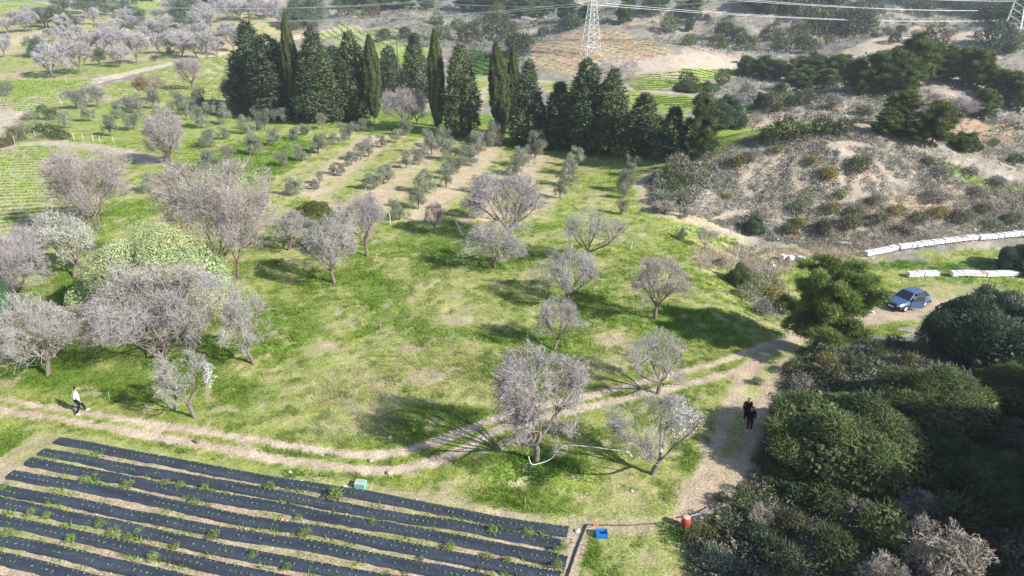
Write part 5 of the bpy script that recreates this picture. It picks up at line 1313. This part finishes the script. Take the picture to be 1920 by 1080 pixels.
b = MB(); b.tube([(.35, 0, .7), (.2, .0, .95)], [.022, .015], 6, (.55, .52, .48)); b.tube([(.33, 0, .66), (.72, 0, .78)], [.022, .015], 6, (.55, .52, .48)); part(b, "fork", M_STONE, t)
p, _ = gp(370, 832); t = thing("tree_stump", "small reddish brown stump on the lower rut of the track", "stump", tuple(p))
b = MB(); b.tube([(0, 0, -.05), (.01, 0, .12), (.0, .01, .26)], [.10, .08, .06], 8, (.22, .13, .09)); part(b, "stem", M_BARK, t)
b = MB(); b.tube([(0, 0, .15), (.12, .02, .24)], [.035, .02], 6, (.24, .15, .1)); b.tube([(0, 0, .12), (-.1, .03, .26)], [.035, .02], 6, (.24, .15, .1)); part(b, "branch", M_BARK, t)
# utility pole behind cypresses
p, Z = W(750, 180); z = hz(p[0], p[1]); h = 100 * Z / FPX * 1.08
t = thing("utility_pole", "slim dark wooden pole between two cypresses in the belt", "pole", (p[0], p[1], z))
b = MB(); b.tube([(0, 0, -.5), (0, 0, h)], [.15, .1], 8, (.14, .11, .09)); part(b, "pole", M_BARK, t)
b = MB(); b.box((0, 0, h - .5), (1.6, .1, .1), (.2, .18, .16)); part(b, "crossarm", M_METAL, t)
# stones -------------------------------------------------------------------------
def rock(x, y, r, colr, label, name="stone"):
    rg = np.random.default_rng(int(x * 7 + y)); p, _ = gp(x, y)
    a = np.linspace(0, math.pi, 7); prof = [(r * math.sin(t_), r * .62 * -math.cos(t_)) for t_ in a]
    b = MB(); b.lathe(prof, 9, (0, 0, r * .3), colr); V = b.v[0]; b.v[0] = V * (1 + rg.normal(size=V.shape) * .10)
    o = b.build(name, M_STONE); o.location = tuple(p); return tag(o, label, "stone")
rock(544, 886, .12, (.7, .68, .64), "white stone in the weeds between the lower rut and the first black bed")
rock(566, 906, .09, (.7, .68, .64), "small white stone at the edge of the first black bed")
rock(646, 915, .12, (.66, .6, .52), "pale stone just left of the turquoise crate")
rock(731, 820, .13, (.6, .56, .5), "pale grey stone on grass left of the dark almond shadow")
rock(696, 863, .14, (.42, .38, .3), "dull stone in the strip between the two ruts")
rock(730, 888, .16, (.48, .40, .3), "flat tan stone below the lower rut")
rock(1083, 996, .13, (.6, .56, .5), "white stone at the right end of the first black bed")
rock(1512, 730, .22, (.6, .54, .46), "large pale stone by the track behind the round oak")
rock(1185, 922, .07, (.7, .68, .64), "small white pebble on the grass below the blossoming almond")

# ---- beehives -------------------------------------------------------------------
def hive_proto():
    t = thing("beehive", None, "beehive")
    b = MB(); b.box((0, 0, .2), (.40, .50, .28), (.80, .81, .82)); b.box((0, -.256, .09), (.3, .02, .03), (.05, .05, .05)); part(b, "brood_box", M_PAINT, t)
    b = MB(); b.box((0, 0, .375), (.44, .54, .07), (.82, .82, .82), None, .98); b.box((0, 0, .414), (.36, .46, .008), (.72, .73, .74)); part(b, "lid", M_METAL, t)
    b = MB()
    for sx in (-1, 1): b.box((sx * .15, 0, .03), (.06, .5, .06), (.35, .3, .24))
    part(b, "stand", M_PAINT, t)
    return t
HV = [hive_proto()]; used = False
def hive_row(pts, n, where, group, orange=(), face=0.0):
    global used
    L = np.array([gp(*q)[0][:2] for q in pts]); seg = np.linalg.norm(np.diff(L, axis=0), axis=1); cum = np.r_[0, np.cumsum(seg)]; out = []
    for k in range(n):
        s = (k + .5) / n * cum[-1]; i = min(len(seg) - 1, np.searchsorted(cum, s) - 1); p = L[i] + (L[i + 1] - L[i]) * (s - cum[i]) / seg[i]
        dd = (L[i + 1] - L[i]) / seg[i]
        o = HV[0] if not used else dup(HV[0]); used = True
        o.location = (p[0], p[1], float(GH(*p)) + rng.uniform(-.01, .03)); o.rotation_euler = (rng.normal() * .02, rng.normal() * .02, math.atan2(dd[1], dd[0]) + rng.normal() * .05)
        pitch = cum[-1] / n; o.scale = (min(1.35, pitch / .46), 1.25, 1.25)
        c = (1.0, .99, .97, 1)
        setcolor(o, c); o["group"] = group
        if k in orange:
            for ch in KIDS.get(o, []):
                if ch.name.startswith("lid"): ch.color = (.85, .48, .36, 1); ch["label"] = "rusty orange hive lid"
        o["label"] = "white beehive%s, %s from left, %s" % (" with rusty orange lid" if k in orange else "", nth(k + 1), where); o["category"] = "beehive"
        out.append(o)
    return out
hive_row([(1622, 480), (1680, 468)], 9, "upper left hive row", "hives in the long upper row")
hive_row([(1684, 467), (1760, 457), (1830, 449)], 14, "middle of upper hive row", "hives in the long upper row", (11,))
hive_row([(1834, 450), (1880, 446), (1930, 441)], 9, "right end of upper hive row", "hives in the long upper row")
hive_row([(1701, 518), (1757, 517)], 6, "short lower hive row", "hives in the short lower row")
hive_row([(1782, 518), (1850, 519), (1905, 517)], 12, "longer lower hive row", "hives in the longer lower row", (5,))
hive_row([(1906, 515), (1940, 510)], 3, "group at the right edge", "hives in the longer lower row")
k = 0
for x, y, rz, lab in [(1468, 487, .4, "loose white box left of the big pine, leftmost of three in a row"), (1482, 489, .1, "loose white box, middle of three in the grass behind the pine"), (1502, 490, .7, "loose white box right of the pair behind the big pine"), (1904, 441, .3, "white beehive standing alone behind the long upper row"), (1532, 500, .2, "open white box on top of the rubbish behind the big pine")]:
    p, _ = gp(x, y); o = dup(HV[0]); o.location = tuple(p); o.rotation_euler = (0, 0, rz); o.scale = (1.2, 1.2, 1.2); o["label"] = lab; o["category"] = "beehive"; del o["group"]
# white rubbish: broken sheets of foam and plastic
def scrap(x, y, s, rz, lab, colr=(.74, .74, .74), name="foam_scrap", tilt=.3):
    rg = np.random.default_rng(int(x * 3 + y)); p, _ = gp(x, y); b = MB()
    n = 7; a = np.sort(rg.random(n) * 6.28); r = s * rg.uniform(.6, 1.1, n)
    top = np.stack([np.cos(a) * r, np.sin(a) * r * .6, np.full(n, .05) + rg.normal(size=n) * .02], 1); bot = top - [0, 0, .05]
    b.add(np.vstack([top, bot, top.mean(0)[None], bot.mean(0)[None]]), [[i, (i + 1) % n, 2 * n] for i in range(n)] + [[n + (i + 1) % n, n + i, 2 * n + 1] for i in range(n)], colr)
    b.add(np.vstack([top, bot]), [[i, n + i, n + (i + 1) % n, (i + 1) % n] for i in range(n)], colr)
    o = b.build(name, M_PAINT); o.location = tuple(p + [0, 0, .12]); o.rotation_euler = (tilt, rg.normal() * .15, rz); return tag(o, lab, "scrap")
for a in [(1446, 495, .45, .3, "crumpled white sheet at the left of the rubbish heap"), (1452, 500, .4, 1.2, "white foam slab right below the crumpled sheet"), (1460, 452, .35, .5, "small white board in the straw grass above the rubbish"), (1412, 441, .2, 0, "white scrap beside the post by the small dark oak"), (1580, 458, .55, 0, "long thin white board lying below the knoll scrub"), (1590, 459, .4, .2, "short white board touching the long thin board"),
   (1628, 583, .35, .5, "white plastic piece on the track left of the car"), (1636, 586, .3, 1.5, "small white plastic piece nearest the left of the car"), (1716, 456, .3, .3, "white scrap behind the long upper hive row, left one"), (1742, 452, .25, .3, "white scrap behind the long upper hive row, right one"), (1828, 432, .3, .1, "white bag in the scrub above the hives, left one"), (1860, 434, .35, .1, "white bag in the scrub above the hives, right one"),
   (1540, 530, .5, .8, "white foam slab showing through the crown of the big pine"), (1525, 520, .45, .2, "tilted white sheet under the open white box"), (1548, 515, .4, 1.9, "grey-white board beside the open white box"), (1686, 532, .12, 0, "tiny white scrap on the grass behind the car")]: scrap(*a)
scrap(1490, 447, .6, .2, "reddish rusty sheet lying in the straw grass", (.45, .14, .08), "metal_sheet"); scrap(1577, 427, .4, .2, "small reddish sheet caught in the knoll scrub", (.45, .15, .08), "metal_sheet")
scrap(1243, 833, .01, 0, "x") if False else None
p, _ = gp(1222, 893)
b = MB(); b.lathe([(0, -.14), (.07, -.1), (.09, 0), (.06, .1), (.02, .15), (0, .16)], 8, col=(.8, .8, .78)); o = b.build("plastic_bag", M_CLOTH); o.location = tuple(p + [.35, 0, 1.55]); tag(o, "white plastic bag hanging in the white-blossomed almond", "bag")

# ---- pylons ---------------------------------------------------------------------
def pylon(x, y, wpx, toppx_h, rz, label):
    p, Z = W(x, y); z = hz(p[0], p[1]); wb_ = wpx * Z / FPX; Hh = toppx_h
    t = thing("pylon", label, "pylon", (p[0], p[1], z), rz); c = (.66, .66, .66)
    def hw(h): 
        f = h / Hh
        return wb_ / 2 * (1 - f / .62 * .72) if f < .62 else wb_ / 2 * .28
    lv = [0]; 
    while lv[-1] < Hh: lv.append(lv[-1] + max(1.1, hw(lv[-1]) * 1.15))
    lv[-1] = Hh; r = .085
    for sx, sy in ((1, 1), (1, -1), (-1, -1), (-1, 1)):
        b = MB(); b.tube([(sx * hw(h), sy * hw(h), h - (.6 if h == 0 else 0)) for h in lv], r * 1.3, 4, c); part(b, "leg", M_METAL, t)
    for f in range(4):
        b = MB(); cs = [(1, 1), (1, -1), (-1, -1), (-1, 1)]; A, B = cs[f], cs[(f + 1) % 4]
        for i, (h0, h1) in enumerate(zip(lv[:-1], lv[1:])):
            P = lambda s, h: (s[0] * hw(h), s[1] * hw(h), h)
            if i > 0: b.tube([P(A, h0), P(B, h1)], r * .7, 4, c, False); b.tube([P(B, h0), P(A, h1)], r * .7, 4, c, False); 
            else:
                mid = tuple((np.array(P(A, h1)) + np.array(P(B, h1))) / 2); b.tube([P(A, 0), mid], r * .8, 4, c, False); b.tube([P(B, 0), mid], r * .8, 4, c, False)
                b.tube([P(A, h1), P(B, h1)], r * .8, 4, c, False)
        part(b, "bracing", M_METAL, t)
    tips = []
    for lvl, (h, L) in enumerate(((Hh * .6, 4.2), (Hh * .77, 5.0), (Hh * .93, 3.6))):
        for s in (-1, 1):
            b = MB(); w = hw(h)
            for sy in (-1, 1):
                b.tube([(s * w, sy * w, h), (s * L, 0, h + .1)], r * .8, 4, c); b.tube([(s * w, sy * w, h + 1.4), (s * L, 0, h + .1)], r * .7, 4, c)
            part(b, "crossarm", M_METAL, t)
            b = MB(); b.lathe([(.02, 0)] + [(.11 if i % 2 else .05, -.15 - i * .12) for i in range(12)] + [(.02, -1.7)], 8, (s * L, 0, h + .05), (.72, .74, .74)); part(b, "insulator", M_METAL, t)
            tips.append((s * L, 0, h - 1.65))
    M = Matrix.Translation((p[0], p[1], z)) @ Matrix.Rotation(rz, 4, 'Z')
    return [M @ Vector(q) for q in tips]
T1 = pylon(1107, 106, 30, 26, .35, "white lattice pylon on the brown vineyard knoll")
T2 = pylon(1897, 60, 27, 26, .9, "white lattice pylon on the bare hill cut by the right edge")
def cable(a, b, sag, lab):
    a, b = np.array(a), np.array(b); s = np.linspace(0, 1, 40)[:, None]; P = a + (b - a) * s; P[:, 2] -= (4 * sag * s * (1 - s))[:, 0]
    o = MB(); o.tube(P - P[0], .05, 5, (.72, .73, .74)); o = o.build("power_cable", M_METAL); o.location = tuple(P[0]); tag(o, lab, "power cable")
names = ["lower left", "lower right", "middle left", "middle right", "top left", "top right"]
for i in range(6):
    q = T1[i]; dz = q.z - T1[0].z; e1 = ray(1990, 33) * 330 + np.array([0, 6 * (i % 2), CAMZ + dz * .9]); e2 = ray(-60, -6) * 330 + np.array([0, 9 * (i % 2), CAMZ + dz * .9])
    cable(tuple(q), tuple(e2), 7.5, "power cable from %s arm of the middle pylon to the left edge" % names[i])
    cable(tuple(q), tuple(e1), 3.0, "power cable from %s arm of the middle pylon to the right edge" % names[i])
    q = T2[i]; dz = q.z - T2[0].z
    cable(tuple(q), tuple(ray(500, -25) * 420 + np.array([0, 9 * (i % 2), CAMZ + dz * .9])), 9.0, "power cable from %s arm of the right pylon to the far left" % names[i])
# ================================================================ CAR
def build_car():
    p, Z = gp(1699, 573)
    t = thing("hatchback_car", "dark blue older hatchback car with its driver door open, parked on the dirt", "car", tuple(p + [0, 0, .02]), math.radians(205), scale=(1.06, 1.06, 1.06))
    BL = (.07, .14, .27); DK = (.02, .022, .026)
    # body: front at +x. cross sections along the length
    def ring(x, hw, zb, zs, zt, hwt):
        return [(x, -hw * .92, zb), (x, -hw, zb + .12), (x, -hw, zs), (x, -hwt, zt), (x, hwt, zt), (x, hw, zs), (x, hw, zb + .12), (x, hw * .92, zb)]
    sec = [ring(1.86, .62, .30, .50, .60, .56), ring(1.80, .74, .22, .56, .68, .66), ring(1.45, .79, .20, .62, .76, .70), ring(.85, .80, .20, .66, .86, .72), ring(.72, .80, .20, .68, .89, .72), ring(0, .81, .20, .70, .90, .74), ring(-.9, .81, .20, .70, .90, .74), ring(-1.55, .80, .22, .68, .90, .72), ring(-1.78, .76, .26, .60, .86, .66), ring(-1.86, .66, .32, .50, .78, .58)]
    V = np.array(sec).reshape(-1, 3); n = 8; m = len(sec)
    F = [[i * n + j, i * n + (j + 1) % n, (i + 1) * n + (j + 1) % n, (i + 1) * n + j] for i in range(m - 1) for j in range(n)]
    b = MB(); b.add(V, F, BL); b.add(V[:n], np.arange(n)[None][:, ::-1][:, :n].reshape(1, -1), BL) if False else None
    for base, rev in ((0, True), ((m - 1) * n, False)):
        ix = [[0, 1, 6, 7], [1, 2, 5, 6], [2, 3, 4, 5]]
        b.add(V[base:base + n], [r[::-1] if not rev else r for r in ix], BL)
    part(b, "body", M_CAR, t)
    # cabin: pillars and roof
    zb, zr = .895, 1.36
    A = [(.78, -.70, zb), (.78, .70, zb), (-1.66, .68, zb), (-1.66, -.68, zb)]
    R = [(.16, -.56, zr - .02), (.16, .56, zr - .02), (-1.22, .55, zr - .03), (-1.22, -.55, zr - .03)]
    b = MB(); mid = [(.05, -.5, zr + .02), (.05, .5, zr + .02), (-1.1, .49, zr + .01), (-1.1, -.49, zr + .01)]
    b.add(np.array(R + mid), [[4, 5, 6, 7], [0, 1, 5, 4], [1, 2, 6, 5], [2, 3, 7, 6], [3, 0, 4, 7]], BL)
    part(b, "roof", M_CAR, t)
    for q0, q1 in list(zip(A, R)) + [((-.42, s * .70, zb), (-.48, s * .565, zr - .02)) for s in (-1, 1)]:
        b = MB(); b.tube([q0, q1], .035, 5, BL); part(b, "pillar", M_CAR, t)
    def lerp(a, c, f): return np.array(a) * (1 - f) + np.array(c) * f
    def glass(a, bb, c, d, name, colr=(.03, .04, .05), th=.012):
        P = np.array([a, bb, c, d], float); nn = np.cross(P[1] - P[0], P[3] - P[0]); nn /= np.linalg.norm(nn); b = MB()
        b.add(np.vstack([P + nn * th / 2, P - nn * th / 2]), [[0, 1, 2, 3], [7, 6, 5, 4], [0, 4, 5, 1], [1, 5, 6, 2], [2, 6, 7, 3], [3, 7, 4, 0]], colr); part(b, name, M_GLASS, t)
    e = .05
    glass(lerp(A[0], A[1], e), lerp(A[1], A[0], e), lerp(R[1], R[0], e), lerp(R[0], R[1], e), "windscreen")
    glass(lerp(A[2], A[3], e), lerp(A[3], A[2], e), lerp(R[3], R[2], e), lerp(R[2], R[3], e), "rear_window")
    for s in (-1, 1):
        a0, r0 = (.70, s * .695, zb + .02), (.14, s * .56, zr - .05)
        glass((-.46, s * .695, zb + .02), (-1.55, s * .68, zb + .02), (-1.2, s * .555, zr - .05), (-.50, s * .56, zr - .05), "side_window")
        if s < 0: glass(a0, (-.38, s * .695, zb + .02), (-.44, s * .56, zr - .05), r0, "side_window")
    # doors: right one closed (dark seam), driver's side open
    b = MB(); b.box((.16, -.815, .56), (1.08, .02, .62), BL); b.box((.14, -.828, .72), (.16, .02, .03), DK); d1 = part(b, "door", M_CAR, t)
    for s in (-1, 1): b = MB(); b.box((-.95, s * .815, .60), (.78, .02, .52), BL); b.box((-1.15, s * .828, .74), (.14, .02, .03), DK); part(b, "rear_door", M_CAR, t)
    # near-black panel painted as the shaded doorway, then the interior
    b = MB(); b.box((.18, .806, .58), (1.04, .02, .6), (.012, .012, .014)); part(b, "doorway_shade_panel", M_PAINT, t)
    b = MB(); b.box((.1, 0, .75), (1.2, 1.2, .14), (.03, .03, .035)); 
    for s in (-.36, .36): b.box((-.05, s, .95), (.5, .46, .12), (.16, .15, .14)); b.box((-.3, s, 1.08), (.12, .44, .42), (.16, .15, .14))
    b.tube([(.35, .36, 1.0), (.42, .36, .95)], .17, 12, (.03, .03, .03)); part(b, "interior", M_CLOTH, t)
    ang = math.radians(28); R_ = np.array([[math.cos(ang), -math.sin(ang), 0], [math.sin(ang), math.cos(ang), 0], [0, 0, 1]]); hinge = np.array([.70, .83, 0])
    def dr(q): return hinge + R_ @ np.array(q)
    # the door swings out about its front edge: it points backwards and outwards
    Rm = np.array([[math.cos(-ang), -math.sin(-ang), 0], [math.sin(-ang), math.cos(-ang), 0], [0, 0, 1]])
    def dd(q): return hinge + Rm @ np.array(q)
    b = MB(); b.box(dd((-.52, 0, .56)), (1.04, .05, .62), BL, Rm); b.box(dd((-.9, .035, .74)), (.15, .02, .03), DK, Rm)
    for q in [((-.04, 0, .88), (-.5, -.06, 1.33)), ((-.5, -.06, 1.33), (-1.0, -.06, 1.33)), ((-1.0, -.06, 1.33), (-1.03, 0, .88))]: b.tube([dd(q[0]), dd(q[1])], .022, 5, BL)
    d0 = part(b, "door", M_CAR, t, label="open driver door")
    b = MB(); P = np.array([dd(q) for q in [(-.08, 0, .89), (-1.0, 0, .89), (-.97, -.05, 1.31), (-.5, -.05, 1.31)]]); b.add(np.vstack([P, P + [0, 0, .001] + Rm @ np.array([0, .01, 0])]), [[0, 1, 2, 3], [7, 6, 5, 4]], (.05, .06, .075)); g = part(b, "window", M_GLASS, d0)
    # wheels
    for x in (1.18, -1.18):
        for s in (-1, 1):
            Rw = np.array([[1, 0, 0], [0, 0, s], [0, -s, 0]], float)
            b = MB(); b.lathe([(.17, -.075), (.26, -.085), (.285, -.05), (.285, .05), (.26, .085), (.17, .075)], 20, (x, s * .735, .285), (.025, .025, .027), Rw); wv = part(b, "wheel", M_CLOTH, t, True)
            b = MB(); b.lathe([(0, .07), (.06, .075), (.08, .055), (.14, .06), (.175, .08), (.175, -.05)], 20, (x, s * .735, .285), (.55, .55, .55), Rw); part(b, "rim", M_METAL, wv, True)
            b = MB(); a = np.linspace(0, math.pi, 12); P = [(x + .33 * math.cos(q), s * .812, .30 + .33 * math.sin(q)) for q in a]; b.tube(P, .02, 5, DK); part(b, "wheel_arch", M_PAINT, t)
    for x, c_ in ((1.9, DK), (-1.9, DK)):
        b = MB(); b.box((x * .985, 0, .37), (.12, 1.46, .17), c_); 
        for s in (-1, 1): b.box((x * .93, s * .76, .37), (.28, .08, .17), c_)
        part(b, "bumper", M_PAINT, t)
    b = MB(); b.box((1.868, 0, .55), (.03, .84, .11), (.02, .02, .025)); part(b, "grille", M_PAINT, t)
    for s in (-1, 1):
        b = MB(); b.box((1.845, s * .54, .56), (.06, .22, .12), (.62, .66, .68)); part(b, "headlight", M_GLASS, t)
        b = MB(); b.box((-1.855, s * .58, .62), (.04, .16, .2), (.4, .03, .03)); part(b, "tail_light", M_PAINT, t)
        b = MB(); b.box((.62, s * .88, .95), (.08, .14, .11), DK); part(b, "mirror", M_PAINT, t)
    b = MB(); b.box((1.965, 0, .39), (.012, .5, .11), (.75, .75, .73)); part(b, "number_plate", M_PAINT, t)
build_car()

# ================================================================ PEOPLE
def skin_mesh(name, verts, edges, radii, root, mat, colr, parent=None, sub=2):
    me = bpy.data.meshes.new(name); me.from_pydata([tuple(v) for v in verts], edges, []); me.update()
    o = bpy.data.objects.new(name, me); COL.objects.link(o)
    sm = o.modifiers.new("skin", 'SKIN'); sm.use_smooth_shade = True
    for i, r in enumerate(radii):
        sv = me.skin_vertices[0].data[i]; sv.radius = (r, r) if np.isscalar(r) else r; sv.use_root = (i == root)
    ss = o.modifiers.new("subd", 'SUBSURF'); ss.levels = sub; ss.render_levels = sub
    dg = bpy.context.evaluated_depsgraph_get(); me2 = bpy.data.meshes.new_from_object(o.evaluated_get(dg))
    bpy.data.objects.remove(o); me2.name = name
    ca = me2.color_attributes.get("Col") or me2.color_attributes.new("Col", 'FLOAT_COLOR', 'POINT')
    c4 = np.ones((len(me2.vertices), 4), np.float32); c4[:, :3] = colr; ca.data.foreach_set("color", c4.ravel())
    me2.materials.clear(); me2.materials.append(mat)
    for pl in me2.polygons: pl.use_smooth = True
    o = bpy.data.objects.new(name, me2); COL.objects.link(o)
    if parent: o.parent = parent; KIDS.setdefault(parent, []).append(o)
    return o
def person(label, loc, rz, pose, top, legs, hairc, skinc=(.45, .28, .2), shoes=(.8, .8, .8), longhair=False, topr=1.0, size=1.0):
    """pose: joints in metres, facing +y"""
    J = dict(pelvis=(0, 0, .93), waist=(0, 0, 1.08), chest=(0, .02, 1.30), neck=(0, .02, 1.47), head=(0, .05, 1.56), crown=(0, .05, 1.68),
             shL=(-.18, .01, 1.40), shR=(.18, .01, 1.40), elL=(-.24, -.02, 1.13), elR=(.24, -.02, 1.13), wrL=(-.25, .08, .90), wrR=(.25, .08, .90),
             hpL=(-.09, 0, .90), hpR=(.09, 0, .90), knL=(-.10, .04, .49), knR=(.10, .04, .49), anL=(-.10, 0, .09), anR=(.10, 0, .09), toL=(-.11, .14, .04), toR=(.11, .14, .04))
    J.update(pose); J = {k: np.array(v, float) for k, v in J.items()}
    names = []; V = []; Rr = []; E = []
    def add(nm, p, r): names.append(nm); V.append(p); Rr.append(r); return len(V) - 1
    rad = dict(pelvis=.125, waist=.115, chest=.135, neck=.055, head=.085, crown=.07, shL=.062, shR=.062, elL=.042, elR=.042, wrL=.028, wrR=.028, hpL=.085, hpR=.085, knL=.058, knR=.058, anL=.038, anR=.038, toL=.032, toR=.032)
    ix = {k: add(k, J[k], rad[k]) for k in rad}
    for a, b in [("pelvis", "waist"), ("waist", "chest"), ("chest", "neck"), ("neck", "head"), ("head", "crown"), ("chest", "shL"), ("chest", "shR"), ("shL", "elL"), ("shR", "elR"), ("elL", "wrL"), ("elR", "wrR"), ("pelvis", "hpL"), ("pelvis", "hpR"), ("hpL", "knL"), ("hpR", "knR"), ("knL", "anL"), ("knR", "anR"), ("anL", "toL"), ("anR", "toR")]: E.append((ix[a], ix[b]))
    for s in "LR":
        w, e = J["wr" + s], J["el" + s]; d = (w - e) / np.linalg.norm(w - e); sx = -1 if s == "L" else 1
        side = np.cross(d, [sx, 0, 0]); side /= np.linalg.norm(side) + 1e-9
        palm = add("palm", w + d * .06, .026); E.append((ix["wr" + s], palm))
        for i, (o_, l_) in enumerate(((-.03, .065), (-.01, .08), (.01, .078), (.03, .06))):
            k1 = add("f", w + d * .10 + side * o_, .0095); k2 = add("f", w + d * (.10 + l_ * .5) + side * o_ + np.array([-sx * .01, 0, 0]), .009); k3 = add("f", w + d * (.10 + l_) + side * o_ + np.array([-sx * .03, 0, 0]), .008)
            E += [(palm, k1), (k1, k2), (k2, k3)]
        k1 = add("th", w + d * .05 + side * -.045, .011); k2 = add("th", w + d * .09 + side * -.06, .0095); E += [(palm, k1), (k1, k2)]
    t = skin_mesh("person", V, E, Rr, 0, M_SKIN, skinc); t.location = loc; t.rotation_euler = (0, 0, rz); tag(t, label, "person")
    t.scale = (size, size, size)
    # face
    h = J["head"]; up = unit(J["crown"] - J["neck"]); f = unit(np.array([0, 1, 0]) - up * up[1]); c = h + up * .05
    b = MB(); b.tube([c + f * .075 + up * .0, c + f * .108 - up * .035, c + f * .085 - up * .042], [.01, .014, .008], 6, skinc); part(b, "nose", M_SKIN, t, True)
    for s in (-1, 1):
        q = c + f * .082 + np.array([s * .032, 0, .005]); b = MB(); b.lathe([(0, -.01), (.009, -.006), (.011, 0), (.009, .006), (0, .01)], 8, q, (.03, .02, .02)); part(b, "eye", M_GLASS, t)
        q = c + np.array([s * .088, 0, -.01]); b = MB(); b.lathe([(0, -.03), (.012, -.02), (.014, 0), (.012, .02), (0, .03)], 8, q, skinc); part(b, "ear", M_SKIN, t)
    b = MB(); q = c + f * .082 - up * .07; b.tube([q + [-.022, -.004, 0], q + [0, .004, -.002], q + [.022, -.004, 0]], .006, 6, (.35, .12, .1)); part(b, "mouth", M_SKIN, t)
    # hair: cap over the back and top of the head
    g = [(c + up * .045 + f * .0, .098), (c + up * .055 - f * .03, .098), (c + up * .0 - f * .045, .09), (c - up * .05 - f * .05, .07)]
    if longhair: g += [(c - up * .14 - f * .075, .075), (c - up * .25 - f * .085, .06), (c - up * .34 - f * .08, .035)]
    skin_mesh("hair", [q[0] for q in g], [(i, i + 1) for i in range(len(g) - 1)], [q[1] for q in g], 0, M_CLOTH, hairc, t, 2)
    # top with sleeves
    ch = ["waistb", "waist", "chest", "shL", "shR", "elL", "elR", "wrL", "wrR", "neckb"]
    P = {"waistb": J["pelvis"] + [0, 0, .0], "neckb": J["chest"] * .25 + J["neck"] * .75 - [0, 0, .02], **{k: J[k] for k in ch if k in J}}
    for s in "LR": P["wr" + s] = J["wr" + s] * .93 + J["el" + s] * .07
    rr = dict(waistb=.16, waist=.15, chest=.162, shL=.085, shR=.085, elL=.062, elR=.062, wrL=.045, wrR=.045, neckb=.072)
    id_ = {k: i for i, k in enumerate(ch)}
    skin_mesh("jacket", [P[k] for k in ch], [(id_[a], id_[b]) for a, b in [("waistb", "waist"), ("waist", "chest"), ("chest", "neckb"), ("chest", "shL"), ("chest", "shR"), ("shL", "elL"), ("shR", "elR"), ("elL", "wrL"), ("elR", "wrR")]], [rr[k] * topr for k in ch], 0, M_CLOTH, top, t, 2)
    ch = ["pelvis", "hpL", "hpR", "knL", "knR", "anL", "anR"]; rr = dict(pelvis=.145, hpL=.105, hpR=.105, knL=.075, knR=.075, anL=.054, anR=.054); id_ = {k: i for i, k in enumerate(ch)}
    skin_mesh("trousers", [J[k] for k in ch], [(0, 1), (0, 2), (1, 3), (2, 4), (3, 5), (4, 6)], [rr[k] for k in ch], 0, M_CLOTH, legs, t, 2)
    for s in "LR":
        a, q = J["an" + s], J["to" + s]; d = unit(q - a); skin_mesh("shoe", [a - d * .04 - [0, 0, .035], a + d * .06 - [0, 0, .03], q + d * .06], [(0, 1), (1, 2)], [.055, .055, .042], 0, M_CLOTH, shoes, t, 2)
    return t, J
stride = dict(knL=(-.10, .19, .50), anL=(-.10, .30, .10), toL=(-.11, .44, .07), knR=(.10, .02, .48), anR=(.10, -.22, .11), toR=(.11, -.09, .04), elL=(-.25, -.12, 1.15), wrL=(-.24, -.04, .90), elR=(.25, .04, 1.13), wrR=(.24, .10, .90), head=(0, .07, 1.56), crown=(0, .09, 1.68))
p, _ = gp(152, 777)
person("person in a white jacket, dark trousers and white shoes striding along the track", tuple(p + [0, 0, .02]), math.radians(-50), stride, (.85, .85, .85), (.012, .017, .035), (.02, .015, .012), topr=1.16)
w1 = dict(knL=(-.10, .10, .50), anL=(-.10, .02, .10), toL=(-.11, .16, .05), knR=(.10, .02, .48), anR=(.10, -.10, .10), toR=(.11, .03, .04), wrR=(.25, .12, .92))
p, _ = gp(1398, 790)
person("person with long dark hair and all-black clothes on the track, the farther of two", tuple(p), math.radians(172), w1, (.008, .008, .010), (.007, .007, .009), (.012, .009, .008), longhair=True, size=.9)
p, _ = gp(1404, 806)
t2, J2 = person("person in black with dark red trousers and white shoes, nearer of two on the track", tuple(p), math.radians(160), dict(knR=(.10, .10, .50), anR=(.10, .06, .10), toR=(.11, .2, .05)), (.008, .008, .011), (.035, .008, .010), (.03, .018, .012), longhair=True, size=.9)
p, _ = gp(1411, 790)
b = MB(); b.lathe([(0, 0), (.12, .0), (.15, .1), (.13, .26), (.05, .33), (.03, .36)], 10, col=(.55, .62, .72)); b.tube([(-.04, 0, .34), (0, 0, .5), (.04, 0, .34)], .012, 5, (.55, .62, .72))
o = b.build("carrier_bag", M_CLOTH); o.location = (p[0], p[1], float(GH(p[0], p[1])) + .55); tag(o, "pale blue-white bag carried beside the two people in black", "bag")

# ---- tall oaks just outside the frame that keep the lower right corner in shade ----
OFFT = [(25.5, 21, 8, 8), (29, 23.5, 9.5, 9), (21, 12.6, 9.5, 9), (34, 28, 7, 9), (17, 6.5, 7, 8), (31, 16.5, 8.5, 9)]
for k, (x, y, h, w) in enumerate(OFFT):
    OK_[k % 3].put((x, y, hz(x, y) - .2), h, w, k * 1.4, color=(.9, .95, .9, 1), name="oak_tree", cat="tree", label="tall evergreen oak outside the right edge, %s from the front" % nth(k + 1))
# ================================================================ HAZE
hb = MB(); zl, zh = float(GZ.min()) - 1.0, float(GZ.max()) + 22
hb.box((0, 730, (zl + zh) / 2), (6600, 1640, zh - zl)); hz_o = hb.build("haze", None)
hm, hnt, hout = mat_base("haze_air"); hv = N(hnt, "ShaderNodeVolumePrincipled")
hv.inputs["Color"].default_value = (.80, .88, 1.0, 1); hv.inputs["Density"].default_value = 0.00038; hv.inputs["Anisotropy"].default_value = 0.2
hnt.links.new(hv.outputs[0], hout.inputs["Volume"]); hz_o.data.materials.append(hm)
tag(hz_o, "thin pale blue air haze over the valley", None, None, "stuff")
